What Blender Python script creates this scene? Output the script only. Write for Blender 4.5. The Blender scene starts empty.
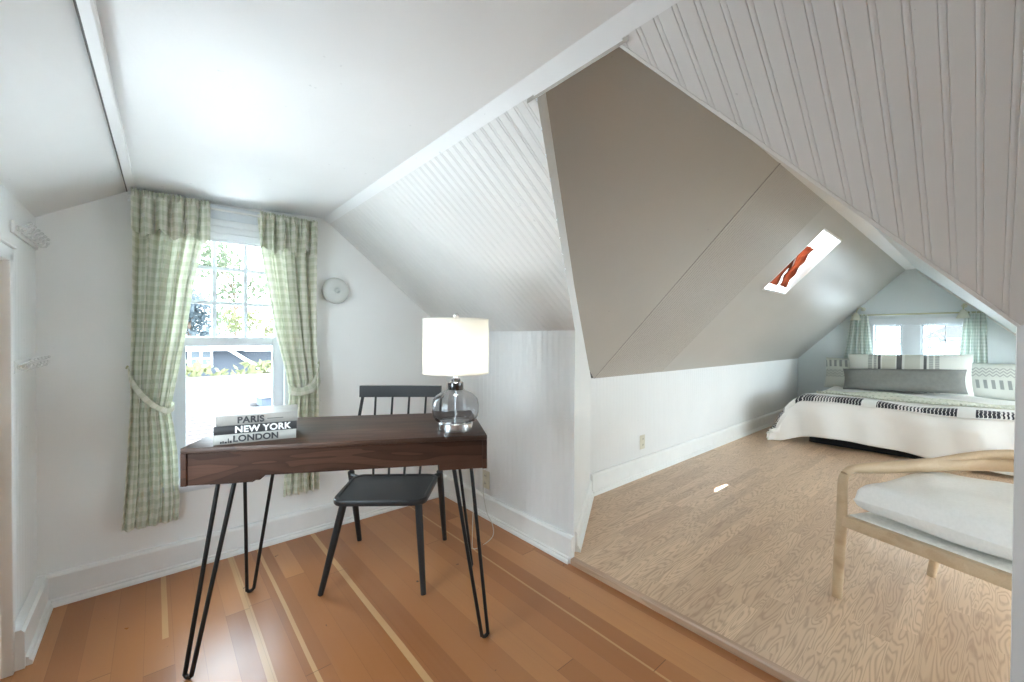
import bpy, bmesh, math, random
from mathutils import Vector, Matrix
random.seed(7)
PI = math.pi
sc = bpy.context.scene
COL = sc.collection

# ------------------------------------------------------------------ node helpers
class NT:
    def __init__(s, tree):
        s.t = tree; s.n = tree.nodes; s.l = tree.links
    def node(s, typ, **kw):
        n = s.n.new(typ)
        for k, v in kw.items(): setattr(n, k, v)
        return n
    def put(s, sock, v):
        if v is None: return
        if isinstance(v, bpy.types.NodeSocket): s.l.new(v, sock)
        else:
            if isinstance(v, (tuple, list)) and len(v) == 3 and sock.type == 'RGBA': v = (*v, 1)
            sock.default_value = v
    def math(s, op, a, b=None, c=None, clamp=False):
        n = s.node('ShaderNodeMath', operation=op, use_clamp=clamp)
        s.put(n.inputs[0], a); s.put(n.inputs[1], b); s.put(n.inputs[2], c)
        return n.outputs[0]
    def comb(s, x, y, z=0.0):
        n = s.node('ShaderNodeCombineXYZ')
        for i, v in enumerate((x, y, z)): s.put(n.inputs[i], v)
        return n.outputs[0]
    def sep(s, v):
        n = s.node('ShaderNodeSeparateXYZ'); s.put(n.inputs[0], v); return n.outputs
    def mapping(s, v, scale=(1, 1, 1), rot=(0, 0, 0), loc=(0, 0, 0)):
        n = s.node('ShaderNodeMapping'); s.put(n.inputs[0], v)
        n.inputs['Scale'].default_value = scale; n.inputs['Rotation'].default_value = rot; n.inputs['Location'].default_value = loc
        return n.outputs[0]
    def noise(s, v, scale=5, detail=3, rough=.5, dist=0.0):
        n = s.node('ShaderNodeTexNoise'); s.put(n.inputs['Vector'], v)
        n.inputs['Scale'].default_value = scale; n.inputs['Detail'].default_value = detail
        n.inputs['Roughness'].default_value = rough; n.inputs['Distortion'].default_value = dist
        return n.outputs['Fac']
    def white(s, v):
        n = s.node('ShaderNodeTexWhiteNoise', noise_dimensions='3D'); s.put(n.inputs['Vector'], v); return n.outputs['Value']
    def ramp(s, f, stops, interp='LINEAR'):
        n = s.node('ShaderNodeValToRGB'); s.put(n.inputs[0], f); r = n.color_ramp; r.interpolation = interp
        while len(r.elements) > 1: r.elements.remove(r.elements[-1])
        r.elements[0].position = stops[0][0]; r.elements[0].color = (*stops[0][1], 1)
        for p, c in stops[1:]:
            e = r.elements.new(p); e.color = (*c, 1)
        return n.outputs[0]
    def mix(s, f, a, b, blend='MIX'):
        n = s.node('ShaderNodeMix', data_type='RGBA', blend_type=blend)
        s.put(n.inputs[0], f); s.put(n.inputs[6], a); s.put(n.inputs[7], b); return n.outputs[2]
    def bump(s, h, strength=.2, dist=.01):
        n = s.node('ShaderNodeBump'); s.put(n.inputs['Height'], h)
        n.inputs['Strength'].default_value = strength; n.inputs['Distance'].default_value = dist
        return n.outputs[0]
    def pos(s): return s.node('ShaderNodeNewGeometry').outputs['Position']
    def obj(s): return s.node('ShaderNodeTexCoord').outputs['Object']
    def uv(s): return s.node('ShaderNodeTexCoord').outputs['UV']

def material(name, fn):
    m = bpy.data.materials.new(name); m.use_nodes = True
    nt = NT(m.node_tree); nt.n.clear()
    out = nt.node('ShaderNodeOutputMaterial')
    sh = fn(nt)
    nt.l.new(sh, out.inputs[0]); return m

def principled(nt, col, rough=.5, metal=0.0, normal=None, spec=None, coat=0.0, trans=0.0, emit=None, es=0.0, ior=1.45, coat_rough=.1):
    b = nt.node('ShaderNodeBsdfPrincipled')
    nt.put(b.inputs['Base Color'], col); nt.put(b.inputs['Roughness'], rough); nt.put(b.inputs['Metallic'], metal)
    if normal is not None: nt.put(b.inputs['Normal'], normal)
    if spec is not None: nt.put(b.inputs['Specular IOR Level'], spec)
    nt.put(b.inputs['Coat Weight'], coat); nt.put(b.inputs['Coat Roughness'], coat_rough)
    nt.put(b.inputs['Transmission Weight'], trans); nt.put(b.inputs['IOR'], ior)
    if emit is not None:
        nt.put(b.inputs['Emission Color'], emit); nt.put(b.inputs['Emission Strength'], es)
    return b.outputs[0]

def plain(name, col, rough=.5, metal=0.0, var=.04, scale=12, bump=0.0, **kw):
    def f(nt):
        nz = nt.noise(nt.obj(), scale, 4)
        lo = tuple(max(0, c * (1 - var)) for c in col); hi = tuple(min(1, c * (1 + var)) for c in col)
        c = nt.ramp(nz, [(.3, lo), (.7, hi)])
        nrm = nt.bump(nt.noise(nt.obj(), scale * 6, 3), bump, .004) if bump else None
        return principled(nt, c, rough, metal, nrm, **kw)
    return material(name, f)

M = {}
def paint(name, col, rough=.55, bump=.12):
    def f(nt):
        p = nt.pos()
        n1 = nt.noise(p, 3.0, 3); n2 = nt.noise(p, 60, 3)
        lo = tuple(c * .975 for c in col)
        c = nt.ramp(n1, [(.35, lo), (.65, col)])
        # a few tiny dings in the old paint
        sp = nt.noise(nt.mapping(p, (1, 1, 1), loc=(3.1, 1.7, .4)), 34, 2)
        ding = nt.math('GREATER_THAN', sp, .775)
        c = nt.mix(nt.math('MULTIPLY', ding, .35), c, tuple(x * .55 for x in col))
        h = nt.math('ADD', nt.math('MULTIPLY', n2, .5), n1)
        return principled(nt, c, rough, 0, nt.bump(h, bump, .006))
    return material(name, f)
M['wall'] = paint('wall_paint', (.85, .855, .84))
M['ceil'] = paint('ceiling_paint', (.82, .825, .82), .5)
M['slope'] = paint('slope_paint', (.74, .735, .715), .38, .05)
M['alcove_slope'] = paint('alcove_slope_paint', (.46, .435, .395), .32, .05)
M['bead'] = paint('beadboard_paint', (.80, .80, .79), .42, .03)
M['far'] = paint('gable_wall_paint', (.70, .76, .775), .55)
M['trim'] = plain('white_trim', (.82, .82, .80), .35, var=.02)
M['sash'] = plain('window_sash_paint', (.70, .735, .765), .35, var=.02)
M['dark_gap'] = plain('dark_gap', (.05, .045, .04), .8)
M['crack'] = plain('plaster_crack', (.17, .165, .155), .8)
M['tan'] = plain('tan_door_paint', (.60, .44, .31), .5, var=.05, scale=4)

def f_fir(nt):
    p = nt.pos(); x, y, z = nt.sep(p)
    w = .083
    row = nt.math('FLOOR', nt.math('DIVIDE', nt.math('ADD', x, 5.013), w))
    off = nt.math('MULTIPLY', nt.white(nt.comb(row, 3.3, 1.0)), 2.1)
    cy = nt.math('FLOOR', nt.math('DIVIDE', nt.math('ADD', y, off), 2.3))
    r = nt.white(nt.comb(row, cy, 7.0))
    base = nt.ramp(r, [(0, (.30, .112, .037)), (.35, (.365, .143, .047)), (.7, (.415, .172, .060)), (1, (.475, .215, .082))])
    gx = nt.math('ADD', nt.math('MULTIPLY', x, 1.0), nt.math('MULTIPLY', r, 13.0))
    g = nt.noise(nt.comb(nt.math('MULTIPLY', gx, 60), nt.math('MULTIPLY', y, 1.6), row), 1.0, 5, .55, .4)
    c = nt.mix(nt.math('MULTIPLY', nt.math('SUBTRACT', g, .35), .75, clamp=True), base, (.36, .155, .066))
    # pale sapwood strips
    def strip(xc, hw, y0=-9, y1=9):
        wob = nt.math('ADD', x, nt.math('MULTIPLY', nt.math('SUBTRACT', nt.noise(nt.comb(.0, y, xc * 9), 1.2, 2), .5), .012))
        m = nt.math('COMPARE', wob, xc, hw)
        m = nt.math('MULTIPLY', m, nt.math('GREATER_THAN', y, y0))
        return nt.math('MULTIPLY', m, nt.math('LESS_THAN', y, y1))
    mask = None
    for a in ((.028, .0095, 2.03), (.294, .013), (.415, .0075, 1.1), (.688, .012), (1.30, .005), (-.21, .006, -9, .9)):
        m = strip(*a); mask = m if mask is None else nt.math('MAXIMUM', mask, m)
    c = nt.mix(nt.math('MULTIPLY', mask, .8), c, (.55, .33, .155))
    fx = nt.math('FRACT', nt.math('DIVIDE', nt.math('ADD', x, 5.013), w))
    seam = nt.math('LESS_THAN', fx, .018)
    c = nt.mix(nt.math('MULTIPLY', seam, .30), c, (.12, .045, .02))
    fy = nt.math('FRACT', nt.math('DIVIDE', nt.math('ADD', y, off), 2.3))
    c = nt.mix(nt.math('MULTIPLY', nt.math('LESS_THAN', fy, .0012), .7), c, (.10, .04, .02))
    worn = nt.noise(p, 22, 4)
    c = nt.mix(nt.math('GREATER_THAN', worn, .735), c, (.07, .035, .02))
    rough = nt.math('ADD', .24, nt.math('MULTIPLY', nt.noise(p, 8, 3), .14))
    h = nt.math('SUBTRACT', nt.math('MULTIPLY', g, .15), nt.math('MULTIPLY', seam, .6))
    return principled(nt, c, rough, 0, nt.bump(h, .15, .003), coat=.12, coat_rough=.2)
M['fir'] = material('fir_plank_floor', f_fir)

def f_lam(nt):
    p = nt.pos(); x, y, z = nt.sep(p)
    w = .064; Ln = .62
    row = nt.math('FLOOR', nt.math('DIVIDE', nt.math('ADD', y, 4.0), w))
    off = nt.math('MULTIPLY', nt.white(nt.comb(row, 1.3, 2.0)), Ln)
    cx = nt.math('FLOOR', nt.math('DIVIDE', nt.math('ADD', x, off), Ln))
    r = nt.white(nt.comb(row, cx, 4.0)); r2 = nt.white(nt.comb(cx, row, 9.0))
    base = nt.ramp(r, [(0, (.54, .365, .235)), (.4, (.61, .42, .272)), (.75, (.645, .45, .295)), (1, (.69, .485, .32))])
    v = nt.comb(nt.math('ADD', nt.math('MULTIPLY', x, 2.1), nt.math('MULTIPLY', r, 40)), nt.math('ADD', nt.math('MULTIPLY', y, 19), nt.math('MULTIPLY', r2, 30)), 0.0)
    n = nt.noise(v, 1.0, 2.2, .42, .35)
    rings = nt.math('FRACT', nt.math('MULTIPLY', n, 15))
    line = nt.math('SMOOTH_MIN', nt.math('ABSOLUTE', nt.math('SUBTRACT', rings, .5)), .3, .1)
    fine = nt.noise(nt.comb(nt.math('MULTIPLY', x, 14), nt.math('MULTIPLY', y, 260), r), 1.0, 3)
    k = nt.math('MULTIPLY', nt.math('SUBTRACT', .3, line), 2.4, clamp=True)
    k = nt.math('MULTIPLY', k, nt.math('ADD', .35, nt.math('MULTIPLY', fine, 1.0)))
    c = nt.mix(nt.math('MULTIPLY', k, .85, clamp=True), base, (.27, .155, .09))
    c = nt.mix(nt.math('MULTIPLY', nt.math('SUBTRACT', fine, .45), .5, clamp=True), c, (.62, .46, .32))
    rough = nt.math('ADD', .30, nt.math('MULTIPLY', fine, .15))
    return principled(nt, c, rough, 0, nt.bump(fine, .06, .002), coat=.15, coat_rough=.2)
M['lam'] = material('oak_laminate_floor', f_lam)

def wood(name, dark, mid, light, rough=.35, along=0, freq=11.0, fine_s=190, coat=0.0, k_line=.7, spec=.5):
    def f(nt):
        p = nt.obj(); s = list(nt.sep(p))
        a = s[along]; b = s[(along + 1) % 3]; c3 = s[(along + 2) % 3]
        v = nt.comb(nt.math('MULTIPLY', a, 1.5), nt.math('MULTIPLY', b, 10), nt.math('MULTIPLY', c3, 10))
        n = nt.noise(v, 1.0, 2, .45, .6)
        rings = nt.math('FRACT', nt.math('MULTIPLY', n, freq))
        fine = nt.noise(nt.comb(nt.math('MULTIPLY', a, 9), nt.math('MULTIPLY', b, fine_s), nt.math('MULTIPLY', c3, fine_s)), 1.0, 3)
        c = nt.ramp(n, [(.25, dark), (.5, mid), (.75, light)])
        c = nt.mix(nt.math('MULTIPLY', nt.math('MULTIPLY', rings, rings), k_line * .6), c, dark)
        c = nt.mix(nt.math('MULTIPLY', nt.math('SUBTRACT', fine, .4), .7, clamp=True), c, dark)
        return principled(nt, c, rough, 0, nt.bump(fine, .06, .002), coat=coat, spec=spec)
    return material(name, f)
M['walnut'] = wood('walnut_veneer', (.026, .0125, .0085), (.075, .038, .0245), (.125, .067, .045), .42, 0, 9, spec=.32, k_line=1.0)
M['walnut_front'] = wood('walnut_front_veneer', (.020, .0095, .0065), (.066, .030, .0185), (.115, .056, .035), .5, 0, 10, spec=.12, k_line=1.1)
M['ash'] = wood('blond_ash_wood', (.40, .275, .165), (.51, .375, .24), (.58, .445, .30), .5, 0, 6, k_line=.3)
M['nosing'] = wood('floor_edge_wood', (.36, .23, .15), (.50, .33, .22), (.60, .42, .29), .4, 1, 7)
M['pine'] = wood('pine_frame_wood', (.42, .17, .06), (.55, .26, .11), (.64, .34, .16), .4, 1, 7)
M['black_paint'] = plain('black_chair_paint', (.017, .0175, .019), .42, var=.1)
M['black_metal'] = plain('black_steel', (.014, .013, .013), .38, .3, var=.1)
M['chrome'] = plain('brushed_nickel', (.72, .72, .72), .22, 1.0, var=.05)
M['brass'] = plain('pale_brass', (.50, .50, .33), .35, .7)
M['white_metal'] = plain('cream_enamel', (.62, .62, .52), .4, 0, var=.05)
M['plastic'] = plain('almond_plastic', (.66, .62, .50), .4)
M['plastic_white'] = plain('white_plastic', (.75, .75, .72), .4)
M['peg'] = plain('peg_rail_metal', (.62, .65, .63), .28, .6)
M['peg_hook'] = plain('white_hook_enamel', (.74, .75, .73), .25)
M['cable'] = plain('clear_cable', (.55, .52, .47), .3)
M['black_base'] = plain('black_bed_base', (.012, .011, .012), .8)
M['duvet'] = plain('white_duvet', (.85, .84, .815), .85, var=.02, scale=6, bump=.12)
M['cushion'] = plain('cushion_linen', (.80, .79, .765), .85, var=.03, scale=90, bump=.1)
M['cord_seat'] = plain('pale_woven_seat', (.76, .745, .70), .8, var=.08, scale=60, bump=.3)
M['grey_pillow'] = plain('grey_velvet', (.215, .215, .20), .9, var=.06, scale=30)
M['mattress'] = plain('mattress_ticking', (.6, .58, .55), .9)
M['paper'] = plain('page_block', (.72, .70, .65), .8, var=.06, scale=200)
M['cover_light'] = plain('light_book_cover', (.33, .315, .29), .45, var=.06, scale=18)
M['cover_white'] = plain('offwhite_book_cover', (.42, .41, .38), .45, var=.05, scale=18)
M['cover_black'] = plain('black_book_cover', (.045, .045, .047), .45, var=.1)
M['ink_dark'] = plain('dark_ink', (.05, .05, .055), .5)
M['ink_white'] = plain('white_ink', (.80, .80, .78), .5)
M['bark'] = plain('bark', (.16, .11, .08), .9, var=.3)

def cloth_shader(nt, col, trans=.35, rough=.9, normal=None):
    d = nt.node('ShaderNodeBsdfDiffuse'); nt.put(d.inputs[0], col); nt.put(d.inputs[1], rough)
    t = nt.node('ShaderNodeBsdfTranslucent'); nt.put(t.inputs[0], col)
    if normal is not None: nt.put(d.inputs['Normal'], normal); nt.put(t.inputs['Normal'], normal)
    m = nt.node('ShaderNodeMixShader'); m.inputs[0].default_value = trans
    nt.l.new(d.outputs[0], m.inputs[1]); nt.l.new(t.outputs[0], m.inputs[2]); return m.outputs[0]
def gingham(name, size, pale, mid, deep, trans=.35):
    def f(nt):
        u, v, _ = nt.sep(nt.uv())
        def band(q):
            s = nt.math('FRACT', nt.math('DIVIDE', q, size)); return nt.math('GREATER_THAN', s, .5)
        n = nt.math('MULTIPLY', nt.math('ADD', band(u), band(v)), .5)
        c = nt.ramp(n, [(0, pale), (.5, mid), (1, deep)])
        wv = nt.noise(nt.mapping(nt.uv(), (900, 900, 1)), 1.0, 1)
        return cloth_shader(nt, c, trans, .9, nt.bump(wv, .12, .001))
    return material(name, f)
M['gingham'] = gingham('green_gingham', .043, (.90, .89, .82), (.80, .81, .71), (.69, .71, .595), .48)
M['gingham_far'] = gingham('pale_green_gingham', .04, (.84, .87, .83), (.745, .795, .745), (.64, .705, .655), .45)

def f_shade(nt):
    d = nt.node('ShaderNodeBsdfDiffuse'); nt.put(d.inputs[0], (.86, .85, .81, 1))
    t = nt.node('ShaderNodeBsdfTranslucent'); nt.put(t.inputs[0], (.88, .86, .80, 1))
    m = nt.node('ShaderNodeMixShader'); m.inputs[0].default_value = .55
    nt.l.new(d.outputs[0], m.inputs[1]); nt.l.new(t.outputs[0], m.inputs[2]); return m.outputs[0]
M['shade'] = material('white_lamp_shade', f_shade)
M['bulb'] = material('lit_bulb', lambda nt: principled(nt, (1, .95, .85), .4, emit=(1, .98, .95), es=20.0))
M['smoke_glass'] = material('smoked_glass', lambda nt: principled(nt, (.74, .75, .77), .02, trans=1.0, ior=1.3, spec=.9))
def f_pane(nt):
    t = nt.node('ShaderNodeBsdfTransparent'); nt.put(t.inputs[0], (.96, .98, .98, 1))
    g = nt.node('ShaderNodeBsdfGlossy'); g.inputs['Roughness'].default_value = .02
    fr = nt.node('ShaderNodeFresnel'); fr.inputs[0].default_value = 1.35
    m = nt.node('ShaderNodeMixShader'); front = nt.math('SUBTRACT', 1.0, nt.node('ShaderNodeNewGeometry').outputs['Backfacing'])
    nt.l.new(nt.math('MULTIPLY', fr.outputs[0], front), m.inputs[0])
    nt.l.new(t.outputs[0], m.inputs[1]); nt.l.new(g.outputs[0], m.inputs[2]); return m.outputs[0]
M['pane'] = material('window_glass', f_pane)
M['frost'] = plain('frosted_glass', (.66, .68, .65), .25, var=.03)
M['shade_cloth'] = material('brown_blind_cloth', lambda nt: cloth_shader(nt, nt.ramp(nt.noise(nt.obj(), 9, 3), [(.3, (.20, .075, .05)), (.7, (.36, .15, .09))]), .6))
M['blind'] = material('white_blind_cloth', lambda nt: cloth_shader(nt, (.84, .85, .85, 1), .3))

# bedding patterns, all in UV metres
def f_throw(nt):
    u, v, _ = nt.sep(nt.uv())
    # u runs across the bed, v across the band
    seg = nt.math('FRACT', nt.math('DIVIDE', nt.math('ADD', u, .05), .64))
    s = nt.math('FRACT', nt.math('DIVIDE', nt.math('ADD', u, nt.math('MULTIPLY', nt.math('ABSOLUTE', nt.math('SUBTRACT', nt.math('FRACT', nt.math('DIVIDE', v, .05)), .5)), .012)), .024))
    rib = nt.math('GREATER_THAN', s, .20)
    thin = nt.math('GREATER_THAN', s, .52)
    plain_ = nt.math('GREATER_THAN', seg, .83)
    thinz = nt.math('COMPARE', seg, .36, .14)
    k = nt.mix(thinz, nt.comb(rib, rib, rib), nt.comb(thin, thin, thin))
    kk = nt.math('MULTIPLY', nt.sep(k)[0], nt.math('SUBTRACT', 1.0, plain_))
    inb = nt.math('MULTIPLY', nt.math('GREATER_THAN', v, .010), nt.math('LESS_THAN', v, .185))
    kk = nt.math('MULTIPLY', kk, inb)
    kn = nt.noise(nt.mapping(nt.uv(), (160, 90, 1)), 1, 2)
    c = nt.mix(kk, (.80, .79, .76, 1), (.035, .036, .045, 1))
    return principled(nt, c, .9, 0, nt.bump(kn, .4, .004))
M['throw'] = material('black_and_white_throw', f_throw)
def f_cream(nt):
    u, v, _ = nt.sep(nt.uv())
    a = nt.math('FRACT', nt.math('DIVIDE', u, .05)); b = nt.math('FRACT', nt.math('DIVIDE', v, .16))
    d = nt.math('MULTIPLY', nt.math('COMPARE', a, .5, .18), nt.math('COMPARE', b, .5, .10))
    c = nt.mix(d, (.70, .70, .60, 1), (.42, .45, .34, 1))
    kn = nt.noise(nt.mapping(nt.uv(), (120, 120, 1)), 1, 2)
    return principled(nt, c, .95, 0, nt.bump(kn, .5, .006))
M['cream'] = material('cream_knit', f_cream)
def sham(name, bar_v, zig_v):
    def f(nt):
        u, v, _ = nt.sep(nt.uv())
        s1 = nt.math('GREATER_THAN', nt.math('FRACT', nt.math('DIVIDE', nt.math('ADD', u, nt.math('MULTIPLY', v, .12)), .058)), .52)
        rows = nt.math('COMPARE', v, bar_v, .048)
        zig = nt.math('ABSOLUTE', nt.math('SUBTRACT', nt.math('FRACT', nt.math('DIVIDE', u, .05)), .5))
        z2 = nt.math('GREATER_THAN', nt.math('FRACT', nt.math('ADD', nt.math('DIVIDE', v, .036), nt.math('MULTIPLY', zig, 1.6))), .55)
        rows2 = nt.math('COMPARE', v, zig_v, .052)
        k = nt.math('MAXIMUM', nt.math('MULTIPLY', s1, rows), nt.math('MULTIPLY', nt.math('MULTIPLY', z2, rows2), .7))
        c = nt.mix(k, (.62, .64, .59, 1), (.29, .31, .30, 1))
        return principled(nt, c, .9)
    return material(name, f)
M['sham'] = sham('left_sham_cloth', .335, .20)
M['sham_b'] = sham('right_sham_cloth', .165, .30)
def f_strip_pillow(nt):
    u, v, _ = nt.sep(nt.uv())       # u 0..1 along the length
    def bar(c, h): return nt.math('COMPARE', u, c, h)
    dk = nt.math('MAXIMUM', nt.math('MAXIMUM', bar(.285, .012), bar(.452, .022)), bar(.655, .012))
    gr = nt.math('MAXIMUM', nt.math('MAXIMUM', bar(.205, .018), bar(.25, .012)), nt.math('MAXIMUM', bar(.70, .016), bar(.745, .016)))
    fl = nt.math('MAXIMUM', bar(.365, .055), bar(.555, .06))
    dash = nt.math('GREATER_THAN', nt.math('FRACT', nt.math('MULTIPLY', v, 22)), .35)
    c = nt.mix(fl, (.76, .76, .70, 1), (.62, .61, .53, 1))
    c = nt.mix(nt.math('MULTIPLY', gr, nt.math('ADD', .4, nt.math('MULTIPLY', dash, .5))), c, (.33, .34, .31, 1))
    c = nt.mix(nt.math('MULTIPLY', dk, .9), c, (.05, .05, .055, 1))
    return principled(nt, c, .9)
M['strip_pillow'] = material('striped_white_pillow_cloth', f_strip_pillow)

def f_shingle(nt):
    p = nt.obj(); x, y, z = nt.sep(p)
    r = nt.math('FLOOR', nt.math('DIVIDE', y, .14))
    fy = nt.math('FRACT', nt.math('DIVIDE', y, .14))
    fx = nt.math('FLOOR', nt.math('DIVIDE', nt.math('ADD', x, nt.math('MULTIPLY', nt.math('MODULO', r, 2.0), .15)), .3))
    t = nt.white(nt.comb(fx, r, 2.0))
    c = nt.ramp(t, [(0, (.046, .0415, .0405)), (1, (.056, .0505, .049))])
    c = nt.mix(nt.math('MULTIPLY', nt.math('LESS_THAN', fy, .26), .8), c, (.016, .013, .0135))
    return principled(nt, c, .95, spec=.1)
M['shingle'] = material('pale_roof_shingles', f_shingle)
def f_siding(nt):
    p = nt.obj(); x, y, z = nt.sep(p)
    fz = nt.math('FRACT', nt.math('DIVIDE', z, .14))
    c = nt.mix(nt.math('MULTIPLY', nt.math('LESS_THAN', fz, .14), .5), (.042, .049, .062, 1), (.028, .032, .042, 1))
    return principled(nt, c, .7)
M['siding'] = material('blue_grey_siding', f_siding)
M['ext_white'] = plain('exterior_white_paint', (.80, .81, .81), .6)
M['ext_dark'] = plain('dark_window_pane', (.12, .14, .16), .1)
M['ext_roof'] = plain('grey_far_roof', (.075, .073, .073), .9, var=.1)
M['vent'] = plain('blue_grey_vent', (.10, .12, .16), .6)
def leafmat(name, a, b):
    return material(name, lambda nt: cloth_shader(nt, nt.ramp(nt.noise(nt.obj(), 1.5, 3), [(.3, a), (.7, b)]), .4))
M['leaf_dark'] = leafmat('blue_green_leaves', (.10, .125, .14), (.15, .175, .185))
M['leaf_mid'] = leafmat('green_leaves', (.085, .105, .07), (.13, .15, .10))
M['leaf_light'] = leafmat('yellow_green_leaves', (.13, .14, .075), (.18, .185, .10))
M['bounce_ground'] = plain('pale_bounce_ground', (.37, .38, .385), .95, var=.15, scale=2)  # ground tone made pale to bounce daylight up through the windows

# ------------------------------------------------------------------ mesh helpers
class MB:
    def __init__(s): s.v = []; s.f = []; s.uvs = None; s.mi = []
    def add(s, vs, fs, mi=0):
        o = len(s.v); s.v += [Vector(p) for p in vs]; s.f += [tuple(i + o for i in f) for f in fs]; s.mi += [mi] * len(fs); return s
    def box(s, x0, x1, y0, y1, z0, z1, mi=0):
        vs = [(x0, y0, z0), (x1, y0, z0), (x1, y1, z0), (x0, y1, z0), (x0, y0, z1), (x1, y0, z1), (x1, y1, z1), (x0, y1, z1)]
        return s.add(vs, [(0, 3, 2, 1), (4, 5, 6, 7), (0, 1, 5, 4), (1, 2, 6, 5), (2, 3, 7, 6), (3, 0, 4, 7)], mi)
    def prism(s, pts, vec, mi=0):
        n = len(pts); vec = Vector(vec); a = [Vector(p) for p in pts]
        return s.add(a + [p + vec for p in a], [tuple(range(n))[::-1], tuple(range(n, 2 * n))] + [(i, (i + 1) % n, n + (i + 1) % n, n + i) for i in range(n)], mi)
    def poly(s, pts): return s.add(pts, [tuple(range(len(pts)))])
    def tube(s, path, r, n=10, closed=False, flat=1.0, up=None):
        P = [Vector(p) for p in path]; m = len(P)
        R = r if isinstance(r, (list, tuple)) else [r] * m
        rings = []; prev = None
        for i in range(m):
            if closed: t = P[(i + 1) % m] - P[i - 1]
            else: t = P[min(i + 1, m - 1)] - P[max(i - 1, 0)]
            t.normalize()
            if up is not None: a = Vector(up)
            elif prev is None: a = Vector((0, 0, 1)) if abs(t.z) < .9 else Vector((1, 0, 0))
            else: a = prev
            a = (a - t * a.dot(t)).normalized(); prev = a; b = t.cross(a)
            rings.append([P[i] + (a * math.cos(2 * PI * k / n) + b * math.sin(2 * PI * k / n) * flat) * R[i] for k in range(n)])
        vs = [p for q in rings for p in q]; fs = []
        for i in range(m if closed else m - 1):
            j = (i + 1) % m
            for k in range(n):
                fs.append((i * n + k, i * n + (k + 1) % n, j * n + (k + 1) % n, j * n + k))
        if not closed: fs += [tuple(range(n))[::-1], tuple((m - 1) * n + k for k in range(n))]
        return s.add(vs, fs)
    def lathe(s, prof, n=32, c=(0, 0, 0), axis='Z', caps=True):
        vs = []; fs = []; m = len(prof); c = Vector(c)
        for r, z in prof:
            for k in range(n):
                a = 2 * PI * k / n
                p = Vector((r * math.cos(a), r * math.sin(a), z))
                if axis == 'Y': p = Vector((p.x, -p.z, p.y))
                if axis == 'X': p = Vector((p.z, p.x, p.y))
                vs.append(c + p)
        for i in range(m - 1):
            for k in range(n): fs.append((i * n + k, i * n + (k + 1) % n, (i + 1) * n + (k + 1) % n, (i + 1) * n + k))
        if caps: fs += [tuple(range(n))[::-1], tuple((m - 1) * n + k for k in range(n))]
        return s.add(vs, fs)
    def grid(s, fn, nu, nv):
        """fn(i/nu, j/nv) -> (pos, uv)"""
        vs = []; uv = []
        for j in range(nv + 1):
            for i in range(nu + 1):
                p, q = fn(i / nu, j / nv); vs.append(p); uv.append(q)
        fs = [(j * (nu + 1) + i, j * (nu + 1) + i + 1, (j + 1) * (nu + 1) + i + 1, (j + 1) * (nu + 1) + i) for j in range(nv) for i in range(nu)]
        if s.uvs is None: s.uvs = {}
        o = len(s.v)
        for k, q in enumerate(uv): s.uvs[o + k] = q
        return s.add(vs, fs)
    def build(s, name, mat, parent=None, smooth=None, bevel=0.0, seg=2, solid=0.0, sub=0, world=None, offset=0.0):
        me = bpy.data.meshes.new(name)
        me.from_pydata([tuple(v) for v in s.v], [], s.f)
        mats = mat if isinstance(mat, (list, tuple)) else [mat]
        for m in mats: me.materials.append(m)
        if len(mats) > 1:
            for p, i in zip(me.polygons, s.mi): p.material_index = i
        if s.uvs:
            l = me.uv_layers.new(name='UVMap')
            for lp in me.loops: l.data[lp.index].uv = s.uvs.get(lp.vertex_index, (0, 0))
        if not s.uvs:
            bm = bmesh.new(); bm.from_mesh(me); bmesh.ops.recalc_face_normals(bm, faces=bm.faces)
            if bevel: bmesh.ops.bevel(bm, geom=[e for e in bm.edges], offset=bevel, segments=seg, affect='EDGES', profile=.5, clamp_overlap=True)
            bm.to_mesh(me); bm.free()
        if smooth is None: smooth = bevel > 0
        if smooth:
            for p in me.polygons: p.use_smooth = True
            if smooth is not True: me.set_sharp_from_angle(angle=math.radians(smooth))
            elif bevel: me.set_sharp_from_angle(angle=math.radians(50))
        o = bpy.data.objects.new(name, me); COL.objects.link(o)
        if parent is not None: o.parent = parent
        if solid:
            md = o.modifiers.new('thickness', 'SOLIDIFY'); md.thickness = solid; md.offset = offset
        if sub:
            md = o.modifiers.new('sub', 'SUBSURF'); md.levels = sub; md.render_levels = sub
        return o

def tag(o, label=None, cat=None, group=None, kind=None):
    if label: o['label'] = label
    if cat: o['category'] = cat
    if group: o['group'] = group
    if kind: o['kind'] = kind
    return o
def thing(name, label, cat, loc=(0, 0, 0), rotz=0.0, group=None, kind=None):
    o = bpy.data.objects.new(name, None); COL.objects.link(o); o.empty_display_size = .1
    o.location = loc; o.rotation_euler = (0, 0, rotz)
    return tag(o, label, cat, group, kind)
def struct(o, label, cat): return tag(o, label, cat, None, 'structure')

def interp(tbl, x):
    if x <= tbl[0][0]: return tbl[0][1]
    for (a, p), (b, q) in zip(tbl, tbl[1:]):
        if x <= b: return p + (q - p) * (x - a) / (b - a)
    return tbl[-1][1]
def smooth_path(pts, n=8):
    P = [Vector(p) for p in pts]; out = []
    for i in range(len(P) - 1):
        p0 = P[max(i - 1, 0)]; p1 = P[i]; p2 = P[i + 1]; p3 = P[min(i + 2, len(P) - 1)]
        for k in range(n):
            t = k / n
            out.append(.5 * ((2 * p1) + (p2 - p0) * t + (2 * p0 - 5 * p1 + 4 * p2 - p3) * t * t + (3 * p1 - p0 - 3 * p2 + p3) * t ** 3))
    out.append(P[-1]); return out

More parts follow.
